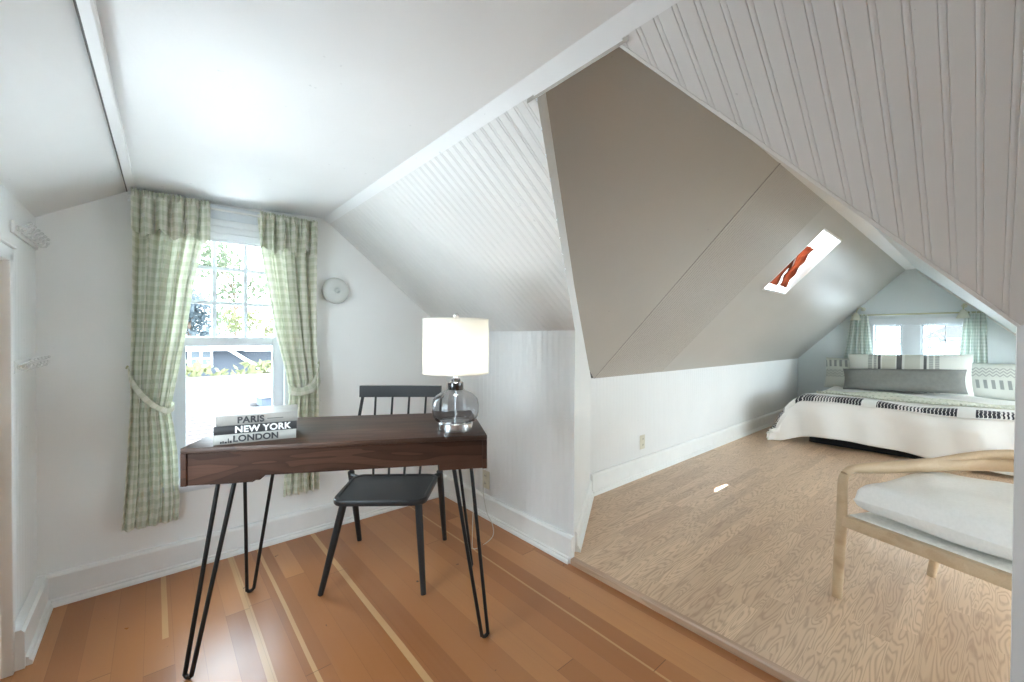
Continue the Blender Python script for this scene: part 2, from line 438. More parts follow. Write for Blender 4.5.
BEAD = [(-.0062, 0), (-.0050, .0017), (-.0038, .0002), (0, -.0006), (.0038, .0002), (.0050, .0017), (.0062, 0)]
def clip(poly, u, keep_greater):
    out = []; n = len(poly)
    for i in range(n):
        a, b = poly[i], poly[(i + 1) % n]
        ia = a[0] >= u if keep_greater else a[0] <= u
        ib = b[0] >= u if keep_greater else b[0] <= u
        if ia: out.append(a)
        if ia != ib:
            t = (u - a[0]) / (b[0] - a[0]); out.append((u, a[1] + (b[1] - a[1]) * t))
    return out
def bead_panel(mb, poly, to3d, pitch, start, scale=1.0, depth=1.0):
    """poly convex in (u, v); grooves run along v at u = start + k*pitch; to3d(u, v, depth)"""
    u0 = min(p[0] for p in poly); u1 = max(p[0] for p in poly)
    br = [(u0, 0.0), (u1, 0.0)]
    k = math.ceil((u0 - start) / pitch) - 1
    while start + k * pitch < u1 + pitch:
        for du, d in BEAD:
            u = start + k * pitch + du * scale
            if u0 < u < u1: br.append((u, d * scale * depth))
        k += 1
    br.sort()
    for (a, da), (b, db) in zip(br, br[1:]):
        if b - a < 1e-6: continue
        q = clip(clip(poly, a, True), b, False)
        if len(q) < 3: continue
        mb.add([to3d(u, v, da + (db - da) * (u - a) / (b - a)) for u, v in q], [tuple(range(len(q)))])

# ------------------------------------------------------------------ ROOM
XL, XR, YW, YB = -.375, 1.615, 2.60, -2.6
ZK = 1.185                          # knee wall top in the desk room
SX, SZ = .762, 1.850                # top of the right slope
TAN = (SZ - ZK) / (XR - SX)
def slope_z(x): return ZK + (XR - x) * TAN
A_ = (XR, 1.375); B_ = (.80, .826); C_ = (.80, .558); D_ = (XR, -.047)
OB = (2.337, 1.84)                  # where the slanting wall meets the alcove knee wall
YA, ZA = 1.84, .855                 # alcove knee wall
XF = 7.2
YRG, ZRG = .637, 2.083              # alcove ridge
MA = (ZRG - ZA) / (YA - YRG)
def az(y): return ZA + MA * (YA - y)
def crease_z(y): return 1.812 + (YW - y) * .030

# floors
fb = MB(); fb.box(XL - .12, XR, YB - .1, YW + .1, -.08, 0); struct(fb.build('floor', M['fir']), 'orange brown fir plank floor of the desk room', 'floor')
fb = MB(); fb.box(1.60, XF + .1, -1.9, YA + .1, -.06, .03); struct(fb.build('floor_alcove', M['lam']), 'pale oak laminate floor of the sleeping alcove', 'floor')
fb = MB(); fb.prism([(1.588, 0, .0), (1.588, 0, .024), (1.593, 0, .0312), (1.612, 0, .0312), (1.612, 0, 0)], (0, 1.43, 0))
for i, v in enumerate(fb.v): v.y += -.058
struct(fb.build('trim_1', M['nosing']), 'light brown nosing strip along the raised laminate floor edge', 'floor trim')

# window wall with its opening
WX0, WX1, WZ0, WZ1 = .055, .56, .44, 1.735
wb = MB()
def wprism(pts): wb.prism([(x, YW, z) for x, z in pts], (0, .16, 0))
lt = crease_z(YW)
wprism([(XL - .2, -.1), (WX0, -.1), (WX0, 2.2), (XL - .2, 2.2)])
wprism([(WX1, -.1), (XR + .2, -.1), (XR + .2, 2.2), (WX1, 2.2)])
wprism([(WX0, -.1), (WX1, -.1), (WX1, WZ0), (WX0, WZ0)])
wprism([(WX0, WZ1), (WX1, WZ1), (WX1, 2.2), (WX0, 2.2)])
struct(wb.build('wall_front', M['wall']), 'white end wall with the double-hung window above the desk', 'wall')

# left wall: beaded stub, header over a low tan door
lw = MB()
bead_panel(lw, [(2.165, 0), (YW, 0), (YW, 1.66), (2.165, 1.66)], lambda u, v, d: (XL - d, u, v), .041, 2.19, .55)
lw.box(XL - .10, XL - .012, 2.165, YW, 0, 1.66)
lw.add([(XL, 2.165, 0), (XL - .02, 2.165, 0), (XL - .02, 2.165, 1.66), (XL, 2.165, 1.66)], [(0, 1, 2, 3)])
LY0, LY1, LZ0, LZ1 = .95, 1.62, .50, 1.54
lw.box(XL - .10, XL, 1.64, 2.165, 1.44, 1.72); lw.box(XL - .10, XL, YB, LY0, 0, 1.80); lw.box(XL - .10, XL, LY0, 1.64, LZ1, 1.76); lw.box(XL - .10, XL, LY0, LY1, 0, LZ0); lw.box(XL - .10, XL, LY1, 1.64, 0, LZ1)
struct(lw.build('wall_left', M['wall']), 'white beaded left wall carrying two peg rails', 'wall')
dr = MB(); dr.box(XL - .045, XL - .018, 1.64, 2.14, 0.0, 1.40, 0)
d1 = struct(dr.build('door_1', M['tan']), 'low tan cupboard door at the left edge', 'door')
dc = MB(); dc.box(XL - .018, XL + .012, 2.14, 2.172, 0, 1.42); dc.box(XL - .018, XL + .012, 1.62, 2.172, 1.395, 1.44)
dc.box(XL, XL + .022, 1.62, 2.172, 1.44, 1.452)
struct(dc.build('trim_2', M['trim'], bevel=.003), 'white casing around the low tan cupboard door', 'trim')

# ceiling of the desk room: left slope, flat, right crease
cb = MB()
def cz(x, y):
    if x < -.092: return 1.637 + (crease_z(y) - 1.637) * (x - XL) / (-.092 - XL)
    return crease_z(y) + (SZ - crease_z(y)) * (x + .092) / (SX + .092)
xs = [XL - .05, XL, -.25, -.092, .1, .3, .5, SX]; ys = [YB, -1, 0, .6, 1.2, 1.8, 2.3, YW]
vs = [(x, y, cz(x, y)) for y in ys for x in xs]; nx = len(xs)
cb.add(vs, [(j * nx + i, j * nx + i + 1, (j + 1) * nx + i + 1, (j + 1) * nx + i) for j in range(len(ys) - 1) for i in range(nx - 1)])
struct(cb.build('ceiling', M['ceil'], solid=.03, offset=1), 'white painted plaster ceiling over the desk', 'ceiling')
# board over the left crease, with its dark crack
tb = MB(); n = 12
for (o0, o1, dz, mi) in ((-.091, -.062, -.010, 0), (-.096, -.091, -.004, 1)):
    pts = []
    for x in (o0, o1):
        for y in (YB, YW - .005):
            xx = x - (.0185 if x != -.062 else .021) * (YW - y); pts.append((xx, y, cz(xx, y) + dz))
    tb.add([pts[0], pts[2], pts[3], pts[1], *[(p[0], p[1], p[2] + .02) for p in (pts[0], pts[2], pts[3], pts[1])]],
           [(0, 3, 2, 1), (4, 5, 6, 7), (0, 1, 5, 4), (1, 2, 6, 5), (2, 3, 7, 6), (3, 0, 4, 7)], mi)
tb.box(-.092, -.055, YW - .04, YW - .004, 1.765, 1.815)
struct(tb.build('trim_3', [M['ceil'], M['crack']]), 'white board along the left ceiling crease with a dark crack', 'trim')

# right slope: beaded, cut by the alcove opening
def s3(u, v, d):   # u = Y, v = X ; depth goes up-right, out of the room
    nx_, nz_ = TAN / math.hypot(TAN, 1), 1 / math.hypot(TAN, 1)
    return (v + nx_ * d, u, slope_z(v) + nz_ * d)
sb = MB()
XT = .795
yB = B_[1] + (A_[1] - B_[1]) * (XT - B_[0]) / (A_[0] - B_[0]); yC = C_[1] + (D_[1] - C_[1]) * (XT - C_[0]) / (D_[0] - C_[0])
bead_panel(sb, [(yB, XT), (A_[1], XR), (YW, XR), (YW, XT)], s3, .041, .872)
bead_panel(sb, [(YB, XT), (YB, XR), (D_[1], XR), (yC, XT)], s3, .041, .0135)
# thickness of the panel along the right cut and the closing piece up to the alcove slope
def edge(p, d): return s3(p[1], p[0], d)
for P, Q in (((XT, yC), D_),):
    a, b = (P[0], P[1]), (Q[0], Q[1])
    a0, b0, a1, b1 = edge(a, 0), edge(b, 0), edge(a, .03), edge(b, .03)
    sb.add([a0, b0, b1, a1], [(0, 1, 2, 3)])
    sb.add([a1, b1, (b1[0], b1[1], 1.65), (a1[0], a1[1], 2.2)], [(0, 1, 2, 3)])
struct(sb.build('ceiling_slope_right', M['slope'], smooth=False), 'white beadboard slope with double beads either side of the alcove opening', 'ceiling')
# flat board along the top of the slope
tb = MB()
def tbx(y0, y1, x0, x1, th):
    q = [s3(y0, x0, -th), s3(y0, x1, -th), s3(y1, x1, -th), s3(y1, x0, -th)]
    w = [s3(y0, x0, .02), s3(y0, x1, .02), s3(y1, x1, .02), s3(y1, x0, .02)]
    tb.add(q + w, [(0, 3, 2, 1), (4, 5, 6, 7), (0, 1, 5, 4), (1, 2, 6, 5), (2, 3, 7, 6), (3, 0, 4, 7)])
tbx(YB, YW - .003, SX - .003, XT, .0035)
tbx(.545, .832, XT, .805, .0035)
struct(tb.build('trim_4', M['ceil']), 'white board along the top of the beadboard slope', 'trim')

tb = MB(); ns = 26
rw = random.Random(4)
for k in range(ns):
    def cd(t, w, d):
        x = XT + .004 + (XR - XT - .004) * t; y = yC + (D_[1] - yC) * t
        return s3(y - w * .74, x + 0 * w, d)
    t0, t1 = k / ns, (k + 1) / ns
    w0 = .007 + .005 * rw.random()
    q = [cd(t0, -.001, -.004), cd(t1, -.001, -.004), cd(t1, w0, -.002), cd(t0, w0, -.002)]; r = [cd(t0, -.001, .01), cd(t1, -.001, .01), cd(t1, w0, .01), cd(t0, w0, .01)]
    tb.add(q + r, [(0, 3, 2, 1), (4, 5, 6, 7), (0, 1, 5, 4), (1, 2, 6, 5), (2, 3, 7, 6), (3, 0, 4, 7)])
struct(tb.build('trim_8', M['trim']), 'thin chipped white paint edge along the right cut of the opening', 'trim')
# right knee wall of the desk room and its continuation beside the camera
rb = MB()
bead_panel(rb, [(A_[1], 0), (YW, 0), (YW, ZK + .005), (A_[1], ZK + .005)], lambda u, v, d: (XR + d, u, v), .041, .872, .65, 1.1)
struct(rb.build('wall_right', M['bead']), 'white beadboard knee wall beside the desk lamp', 'wall')
rb = MB(); rb.box(XR, XR + .045, YB, D_[1], 0, ZK + .01)
struct(rb.build('wall_right_near', M['bead']), 'pale wall end at the right edge before the armchair', 'wall')

# slanting wall between the opening and the alcove knee wall
Dn = Vector((OB[0] - A_[0], OB[1] - A_[1], 0)); LO = Dn.length; Dn.normalize()
KAB = (A_[1] - B_[1]) / (A_[0] - B_[0])
def oy(x): return A_[1] + (x - A_[0]) * (KAB if x < A_[0] else Dn.y / Dn.x)
def ob(s, z): x = A_[0] + Dn.x * s; return (x, oy(x), z)
sB = -(A_[0] - B_[0]) / Dn.x
def obz(s):
    x = A_[0] + Dn.x * s; return az(oy(x)) + .105 * max(0, 2.337 - x) / 1.537
o_ = MB(); N = 12
top = [ob(sB + (LO - sB) * i / N, obz(sB + (LO - sB) * i / N) + .01) for i in range(N + 1)]
bot = []
for i in range(N + 1):
    s = sB + (LO - sB) * i / N
    if s < 0: z = slope_z(A_[0] + Dn.x * s)
    else: z = 0.0
    bot.append((s, z))
ss = sorted(set([b[0] for b in bot] + [0.0]))
for a, b in zip(ss, ss[1:]):
    za = slope_z(A_[0] + Dn.x * a) - .0 if a < 0 or b <= 0 else 0
    zb = slope_z(A_[0] + Dn.x * b) if b <= 0 else 0
    o_.add([ob(a, za), ob(b, zb), ob(b, obz(b) + .01), ob(a, obz(a) + .01)], [(0, 1, 2, 3)])
struct(o_.build('wall_opening', M['wall']), 'narrow white slanting wall at the left side of the alcove opening', 'wall')

# alcove shell
kb = MB()
bead_panel(kb, [(OB[0], 0), (XF, 0), (XF, ZA + .005), (OB[0], ZA + .005)], lambda u, v, d: (u, YA + d, v), .041, 2.36, .6, 1.0)
struct(kb.build('wall_alcove_left', M['bead']), 'low white beadboard knee wall of the alcove', 'wall')
kb = MB(); kb.box(4.15, 4.62, -.60, -.565, 0, .9); kb.box(6.90, XF, -.60, -.565, 0, .9); kb.box(XR + .04, 1.70, -.60, -.565, 0, .9)
struct(kb.build('wall_alcove_right', M['bead']), 'low white knee wall behind the armchair', 'wall')
SKX0, SKX1, SKY0, SKY1 = 3.635, 4.19, .775, 1.167
def a3(u, v, d=0.0):   # u = X, v = Y
    k = 1 / math.hypot(MA, 1); return (u, v + MA * k * d, az(v) + k * d)
ab = MB()
YT = .69
def face(pts): ab.add([a3(*p) for p in pts], [tuple(range(len(pts)))])
def lift(x): return .105 * max(0, 2.337 - x) / 1.537
def a4(x, y): return (x, y, az(y) + lift(x))
nP = 12
for k in range(nP):
    xa, xb = .80 + (2.37 - .80) * k / nP, .80 + (2.37 - .80) * (k + 1) / nP
    def yo(x): return min(oy(x), YA)
    ab.add([a4(xa, YT), a4(xb, YT), a4(xb, yo(xb)), a4(xa, yo(xa))], [(0, 1, 2, 3)])
    ab.add([a4(xa, YT), a4(xb, YT), a3(xb, YT), a3(xa, YT)], [(0, 1, 2, 3)])
bead_panel(ab, [(2.372, YT), (2.372, YA), (3.30, YA), (3.30, YT)], lambda u, v, d: a3(u, v, d + .001), .0265, 2.38, .62, 1.7)
ab.add([a3(3.285, YT - .01, .006), a3(3.285, YA, .006), a3(3.30, YA), a3(SKX0, YA), a3(SKX0, YT - .01), a3(3.30, YT - .01)], [(0, 1, 2, 5), (5, 2, 3, 4)])
face([(SKX0, YT), (SKX0, SKY0), (SKX1, SKY0), (SKX1, YT)])
face([(SKX0, SKY1), (SKX0, YA), (SKX1, YA), (SKX1, SKY1)])
face([(SKX1, YT), (SKX1, YA), (XF, YA), (XF, YT)])
# dark hairline of the panel joint
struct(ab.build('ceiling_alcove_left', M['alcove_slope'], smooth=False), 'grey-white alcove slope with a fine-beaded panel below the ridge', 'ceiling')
ab = MB(); q = [a3(2.368, .69, -.0022), a3(2.3725, .69, -.0022), a3(2.3725, 1.84, -.0006), a3(2.368, 1.84, -.0006)]
ab.add(q + [a3(2.366, .69, .004), a3(2.3715, .69, .004), a3(2.3715, 1.84, .004), a3(2.366, 1.84, .004)], [(0, 3, 2, 1), (4, 5, 6, 7), (0, 1, 5, 4), (1, 2, 6, 5), (2, 3, 7, 6), (3, 0, 4, 7)])
struct(ab.build('trim_5', plain('panel_joint', (.27, .26, .24), .6)), 'thin panel joint running down the alcove slope', 'trim')
YS2 = 2 * YRG - YT
ab = MB(); ab.add([(.797, YT + .17, az(YT + .17) + .13), (.797, YT, az(YT) + .12), (.797, YS2, az(YT) + .01), (.797, .53, 1.95), (.797, .53, 1.81), (.797, YT + .17, 1.81)], [(0, 1, 2, 3, 4, 5)])
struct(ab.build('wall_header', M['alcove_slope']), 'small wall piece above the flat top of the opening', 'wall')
ab = MB()
def azr(y): return ZRG - MA * (YRG - y)
DX0, DX1, DY, DZ = 1.70, 4.15, -1.65, 1.24
YD = YRG - (ZRG - DZ) / MA
def rface(P): ab.add([(x, y, azr(y)) for x, y in P], [tuple(range(len(P)))])
def cdx(y): return C_[0] + (D_[0] - C_[0]) * (C_[1] - y) / (C_[1] - D_[1])
rface([(.80, YS2), (.80, C_[1] - .001), (XR + .04, D_[1] - .03), (XR + .04, YD), (DX1, YD), (DX1, YS2)])
rface([(XR + .04, YD), (XR + .04, -.6), (DX0, -.6), (DX0, YD)])
BD0, BD1, BDZ, BDY = 4.62, 6.90, 1.22, -1.25
YB2 = YRG - (ZRG - BDZ) / MA
rface([(DX1, YS2), (XF, YS2), (XF, YB2), (DX1, YB2)]); rface([(DX1, YB2), (BD0, YB2), (BD0, -.6), (DX1, -.6)]); rface([(BD1, YB2), (XF, YB2), (XF, -.6), (BD1, -.6)])
struct(ab.build('ceiling_alcove_right', M['far'], solid=.02, offset=0), 'pale right slope of the alcove', 'ceiling')
ab = MB()
zt = az(YT) - .002
for x0, x1 in ((.79, 3.28), (3.283, 5.4), (5.403, XF)): ab.box(x0, x1, YS2 - .004, YT + .004, zt, zt + .02)
struct(ab.build('trim_6', M['slope']), 'flat white ridge boards of the alcove', 'trim')
gb = MB()
gy0, gy1, gz0, gz1 = .10, 1.02, .88, 1.345
def gpr(pts): gb.prism([(XF, y, z) for y, z in pts], (.16, 0, 0))
gpr([(-.75, -.1), (gy0, -.1), (gy0, 2.3), (-.75, 2.3)]); gpr([(gy1, -.1), (YA + .3, -.1), (YA + .3, 2.3), (gy1, 2.3)])
gpr([(gy0, -.1), (gy1, -.1), (gy1, gz0), (gy0, gz0)]); gpr([(gy0, gz1), (gy1, gz1), (gy1, 2.3), (gy0, 2.3)])
struct(gb.build('wall_gable', M['far']), 'pale blue-grey gable wall behind the bed', 'wall')
# crown bead on the right slope against the gable
cb = MB(); cb.tube([(XF - .012, YS2 - .01, azr(YS2) - .03), (XF - .012, -.55, azr(-.55) - .012)], .016, 8)
struct(cb.build('trim_7', M['trim'], smooth=True), 'white moulding where the right slope meets the gable wall', 'trim')

# back wall behind the camera, with an unseen window added for daylight
BX0, BX1, BZ0, BZ1 = 1.0, 1.45, 1.0, 1.40
bb = MB()
def bpr(pts): bb.prism([(x, YB - .12, z) for x, z in pts], (0, .12, 0))
bpr([(-1.7, -.1), (BX0, -.1), (BX0, 2.2), (-1.7, 2.2)]); bpr([(BX1, -.1), (XR + .2, -.1), (XR + .2, 2.2), (BX1, 2.2)])
bpr([(BX0, -.1), (BX1, -.1), (BX1, BZ0), (BX0, BZ0)]); bpr([(BX0, BZ1), (BX1, BZ1), (BX1, 2.2), (BX0, 2.2)])
struct(bb.build('wall_back', M['wall']), 'white wall behind the camera with a small window added for daylight', 'wall')

# dormer over the armchair with its own window
db = MB()
for x in (DX0 - .06, DX1): db.prism([(x, YD + .02, DZ), (x, DY, DZ), (x, DY, 0), (x, -.58, 0), (x, -.58, azr(-.58))], (.06, 0, 0))
for x in (BD0 - .06, BD1): db.prism([(x, YB2 + .02, BDZ), (x, BDY, BDZ), (x, BDY, 0), (x, -.58, 0), (x, -.58, azr(-.58))], (.06, 0, 0))  # second dormer, added out of view to light the bed
db.box(BD0 - .06, BD1 + .06, BDY - .5, YB2 + .02, BDZ, BDZ + .06)
db.box(BD0 - .06, BD0 + .1, BDY - .1, BDY, -.1, BDZ); db.box(BD1 - .5, BD1 + .06, BDY - .1, BDY, -.1, BDZ); db.box(BD0, BD1, BDY - .1, BDY, -.1, .42)
db.box(DX0 - .06, DX1 + .06, DY - .7, YD + .02, DZ, DZ + .06)
E0, E1, EZ0, EZ1 = DX0 + .45, DX1 - .10, .15, 1.10
db.box(DX0 - .06, E0, DY - .1, DY, -.1, DZ); db.box(E1, DX1 + .06, DY - .1, DY, -.1, DZ)
db.box(E0, E1, DY - .1, DY, -.1, EZ0); db.box(E0, E1, DY - .1, DY, EZ1, DZ)
struct(db.build('wall_dormer', M['wall']), 'white dormer behind the armchair with a wide window, plus one added to light the bed', 'wall')

# outer roof skin that keeps the sun out of the gaps
rf = MB()
def r3(x, y, up=.225): return (x, y, az(y) + up)
def rp(pts): rf.add([r3(*p) for p in pts], [tuple(range(len(pts)))])
rp([(1.64, YRG), (1.64, 2.75), (SKX0 - .02, 2.75), (SKX0 - .02, YRG)]); rp([(SKX1 + .02, YRG), (SKX1 + .02, 2.75), (7.75, 2.75), (7.75, YRG)])
dyk = .24 / MA * 0
sy0, sy1 = SKY0 + .115, SKY1 + .115
rp([(SKX0 - .02, YRG), (SKX0 - .02, sy0 - .02), (SKX1 + .02, sy0 - .02), (SKX1 + .02, YRG)])
rp([(SKX0 - .02, sy1 + .02), (SKX0 - .02, 2.75), (SKX1 + .02, 2.75), (SKX1 + .02, sy1 + .02)])
def rr_(P): rf.add([(x, y, azr(y) + .225) for x, y in P], [tuple(range(len(P)))])
rr_([(DX1 + .06, YRG), (7.75, YRG), (7.75, YB2 - .1), (DX1 + .06, YB2 - .1)]); rr_([(DX1 + .06, YB2 - .1), (BD0 - .06, YB2 - .1), (BD0 - .06, -.95), (DX1 + .06, -.95)]); rr_([(BD1 + .06, YB2 - .1), (7.75, YB2 - .1), (7.75, -.95), (BD1 + .06, -.95)]); rr_([(1.0, YRG), (DX1 + .06, YRG), (DX1 + .06, YD + .18), (1.3, YD + .18)])
rf.add([(1.62, 2.62, -.1), (7.3, 2.62, -.1), (7.3, 2.62, .6), (1.62, 2.62, .6)], [(0, 1, 2, 3)])
struct(rf.build('roof', M['ext_roof'], solid=.03, offset=0), 'grey outer roof over the alcove with eaves', 'roof')
rf = MB()
for P in ([(XL - .3, 1.72), (-.092, 1.98), (-.092, 2.02), (XL - .3, 1.76)], [(-.092, 1.98), (SX, 2.02), (SX, 2.06), (-.092, 2.02)]):
    rf.prism([(x, YB - .9, z) for x, z in P], (0, YW - YB + 1.05, 0))
AB = 1 / math.hypot(TAN, 1)
for P in ([(SX, .94), (1.50, 1.455), (1.66, 1.56), (1.66, 2.75), (SX, 2.75)], [(SX, YB - .9), (1.66, YB - .9), (1.66, -.16), (SX, .50)]):
    rf.add([(x, y, slope_z(x) + .14) for x, y in P], [tuple(range(len(P)))])
struct(rf.build('roof_dormer', M['ext_roof']), 'grey outer roof over the desk room', 'roof')

# baseboards: board with a bevelled top plus a two-step shoe moulding
def baseboard(name, p0, p1, inward, label, z0=0.0, h=.136, th=.024, end0=0, end1=0):
    p0 = Vector((*p0, z0)); p1 = Vector((*p1, z0)); i = Vector((*inward, 0)).normalized()
    b = MB(); vec = p1 - p0
    prof = [(0, 0), (th, 0), (th, h - .012), (th - .008, h), (0, h)]
    b.prism([p0 + i * a + Vector((0, 0, z)) for a, z in prof], vec)
    o = b.build(name, M['trim'])
    d = vec.normalized()
    s = MB(); shp = [(th, 0), (th + .016, 0), (th + .016, .012), (th + .012, .018), (th + .008, .019), (th + .008, .028), (th, .032)]
    s.prism([p0 + d * end0 + i * a + Vector((0, 0, z)) for a, z in shp], vec - d * (end0 + end1))
    so = s.build('shoe_moulding', M['trim'], o)
    struct(o, label, 'baseboard'); return o
baseboard('baseboard_front', (XL, YW), (XR, YW), (0, -1), 'white baseboard under the window wall', end0=.03)
baseboard('baseboard_left', (XL, 2.16), (XL, YW - .024), (1, 0), 'short white baseboard on the left wall', th=.034, end0=.012)
baseboard('baseboard_right', (XR, A_[1] - .006), (XR, YW - .024), (-1, 0), 'white baseboard below the right beadboard wall', end0=.012)
nI = Vector((Dn.y, -Dn.x))
baseboard('baseboard_opening', ob(.05, 0)[:2], ob(LO, 0)[:2], (nI.x, nI.y), 'white baseboard on the slanting wall of the opening', .03, .105, .014)
baseboard('baseboard_alcove', (OB[0], YA), (XF, YA), (0, -1), 'long white baseboard along the alcove knee wall', .03, .15, .022)
baseboard('baseboard_gable', (XF, -.56), (XF, YA), (-1, 0), 'white baseboard under the gable wall', .03, .15, .022)

# ------------------------------------------------------------------ WINDOW 1 (double hung)
def window_root(name, label): return thing(name, label, 'window', kind='structure')
w1 = window_root('window_1', 'white double-hung window with six visible small panes above one big pane')
b = MB()
b.box(WX0 - .055, WX0 + .012, YW - .018, YW, .40, 1.745); b.box(WX1 - .012, WX1 + .055, YW - .018, YW, .40, 1.745)
b.box(WX0 - .07, WX1 + .07, YW - .022, YW, 1.735, 1.80); b.box(WX0 - .075, WX1 + .075, YW - .032, YW, 1.79, 1.812)
b.box(WX1 - .012, WX1 + .02, YW - .026, YW - .018, .44, 1.735)
b.build('casing', M['sash'], w1, bevel=.003)
b = MB(); b.box(WX0 - .09, WX1 + .09, YW - .062, YW + .05, .405, .432); b.box(WX0 - .06, WX1 + .06, YW - .018, YW, .375, .405)
b.build('sill', M['sash'], w1, bevel=.004)
def sash(name, y, x0, x1, z0, z1, st, rb, rt, cols, rows, parent, mun=.018):
    b = MB()
    b.box(x0, x0 + st, y, y + .035, z0, z1); b.box(x1 - st, x1, y, y + .035, z0, z1)
    b.box(x0 + st, x1 - st, y, y + .035, z0, z0 + rb); b.box(x0 + st, x1 - st, y, y + .035, z1 - rt, z1)
    o = b.build(name, M['sash'], parent, bevel=.003)
    ix0, ix1, iz0, iz1 = x0 + st, x1 - st, z0 + rb, z1 - rt
    if cols > 1 or rows > 1:
        m = MB()
        for c in range(1, cols): xx = ix0 + (ix1 - ix0) * c / cols; m.box(xx - mun / 2, xx + mun / 2, y + .006, y + .030, iz0, iz1)
        for r in range(1, rows): zz = iz0 + (iz1 - iz0) * r / rows; m.box(ix0, ix1, y + .008, y + .028, zz - mun / 2, zz + mun / 2)
        m.build('muntin', M['sash'], o)
    g = MB(); g.box(ix0, ix1, y + .016, y + .019, iz0, iz1); g.build('pane', M['pane'], o)
    return o
sash('upper_sash', YW + .060, WX0, WX1, 1.095, 1.735, .045, .045, .05, 3, 3, w1)
sash('lower_sash', YW + .018, WX0, WX1, .435, 1.140, .062, .06, .046, 1, 1, w1)
b = MB()
for x in (WX0, WX1 - .008): b.box(x, x + .008, YW, YW + .15, .432, 1.735)
b.box(WX0, WX1, YW, YW + .15, 1.728, 1.735); b.box(WX0, WX1, YW + .05, YW + .17, .425, .437)
b.build('jamb', M['sash'], w1)
bl = MB()
for k, (z0, z1, yy) in enumerate(((1.705, 1.742, .034), (1.672, 1.708, .030), (1.640, 1.676, .026), (1.628, 1.642, .030))):
    bl.box(WX0 + .004, WX1 - .004, YW - yy, YW - .004, z0, z1)
tag(bl.build('window_blind', M['blind'], bevel=.008, seg=3), 'white cloth blind folded up at the top of the desk window', 'blind')

def plain_window(name, label, axis, const, a0, a1, z0, z1, bars):
    r = window_root(name, label)
    def bxx(mb, p0, p1, q0, q1, d0, d1):
        if axis == 'Y': mb.box(p0, p1, const + d0, const + d1, q0, q1)
        else: mb.box(const + d0, const + d1, p0, p1, q0, q1)
    b = MB(); w_ = .04
    bxx(b, a0, a0 + w_, z0, z1, -.02, .02); bxx(b, a1 - w_, a1, z0, z1, -.02, .02); bxx(b, a0 + w_, a1 - w_, z0, z0 + w_, -.02, .02); bxx(b, a0 + w_, a1 - w_, z1 - w_, z1, -.02, .02)
    b.build('frame', M['sash'], r)
    for k in range(1, bars):
        x = a0 + (a1 - a0) * k / bars; b = MB(); bxx(b, x - .012, x + .012, z0 + w_, z1 - w_, -.012, .012); b.build('mullion', M['sash'], r)
    b = MB(); bxx(b, a0 + w_, a1 - w_, z0 + w_, z1 - w_, -.002, .002); b.build('pane', M['pane'], r)
plain_window('window_4', 'window in the left wall beside the cupboard door, outside the picture', 'X', XL - .05, LY0, LY1, LZ0, LZ1, 2)
plain_window('window_5', 'window in the dormer behind the armchair', 'Y', DY - .05, E0, E1, EZ0, EZ1, 3)
plain_window('added_window_bed', 'unseen low dormer window added to light the bed', 'Y', BDY - .05, BD0 + .1, BD1 - .5, .42, BDZ, 3)
plain_window('added_window_back', 'small unseen window added behind the camera for daylight', 'Y', YB - .06, BX0, BX1, BZ0, BZ1, 1)

# ------------------------------------------------------------------ CURTAINS
def curtain(root, inner, outer, zt, zb, side, mat, y0, plane='Y', folds=7, amp=.018, uvw=.55, valance=None, drop=.17):
    """side=-1: outer edge at low coordinate (left curtain)."""
    def P(h, y, z): return (h, y, z) if plane == 'Y' else (y, h, z)
    ph = random.random() * 6
    def f(s, t):
        z = zt + (zb - zt) * t
        hi = interp(inner, -z); ho = interp(outer, -z)
        h = ho + (hi - ho) * s
        wd = abs(hi - ho)
        a = amp * (1.15 - .75 * t) * (1.0 + .45 * math.sin(4.4 * s + ph)) * min(1, wd / .14)
        gather = math.exp(-((z - interp(inner_tie, 0)) / .10) ** 2) if inner_tie else 0
        yy = y0 - a * math.sin(2 * PI * folds * s ** (1.1 - .25 * t) + ph + .8 * t) - .008 * math.sin(2 * PI * folds * 2.3 * s + 2 * t) + .02 * gather
        hem = .004 * math.sin(2 * PI * folds * s + ph) * (1 if t > .97 else 0)
        return P(h + .004 * math.cos(2 * PI * folds * s + ph), yy, z + hem), (s * uvw, z)
    inner_tie = None
    m = MB(); m.grid(f, 110, 60)
    return m.build('panel', mat, root, smooth=True, solid=.0012)
def nz(l): return [(-z, h) for h, z in l]
Lin = nz([(.205, 1.80), (.198, 1.695), (.184, 1.619), (.145, 1.404), (.114, 1.161), (.083, .97), (.054, .796), (.065, .723), (.079, .602), (.087, .36), (.082, .26)])
Lout = nz([(-.073, 1.80), (-.074, 1.308), (-.081, 1.037), (-.082, .856), (-.096, .542), (-.113, .26)])
Rin = nz([(.412, 1.80), (.432, 1.594), (.502, 1.165), (.551, .945), (.567, .839), (.556, .657), (.536, .25)])
Rout = nz([(.69, 1.80), (.695, 1.614), (.690, 1.356), (.696, 1.012), (.706, .781), (.712, .25)])
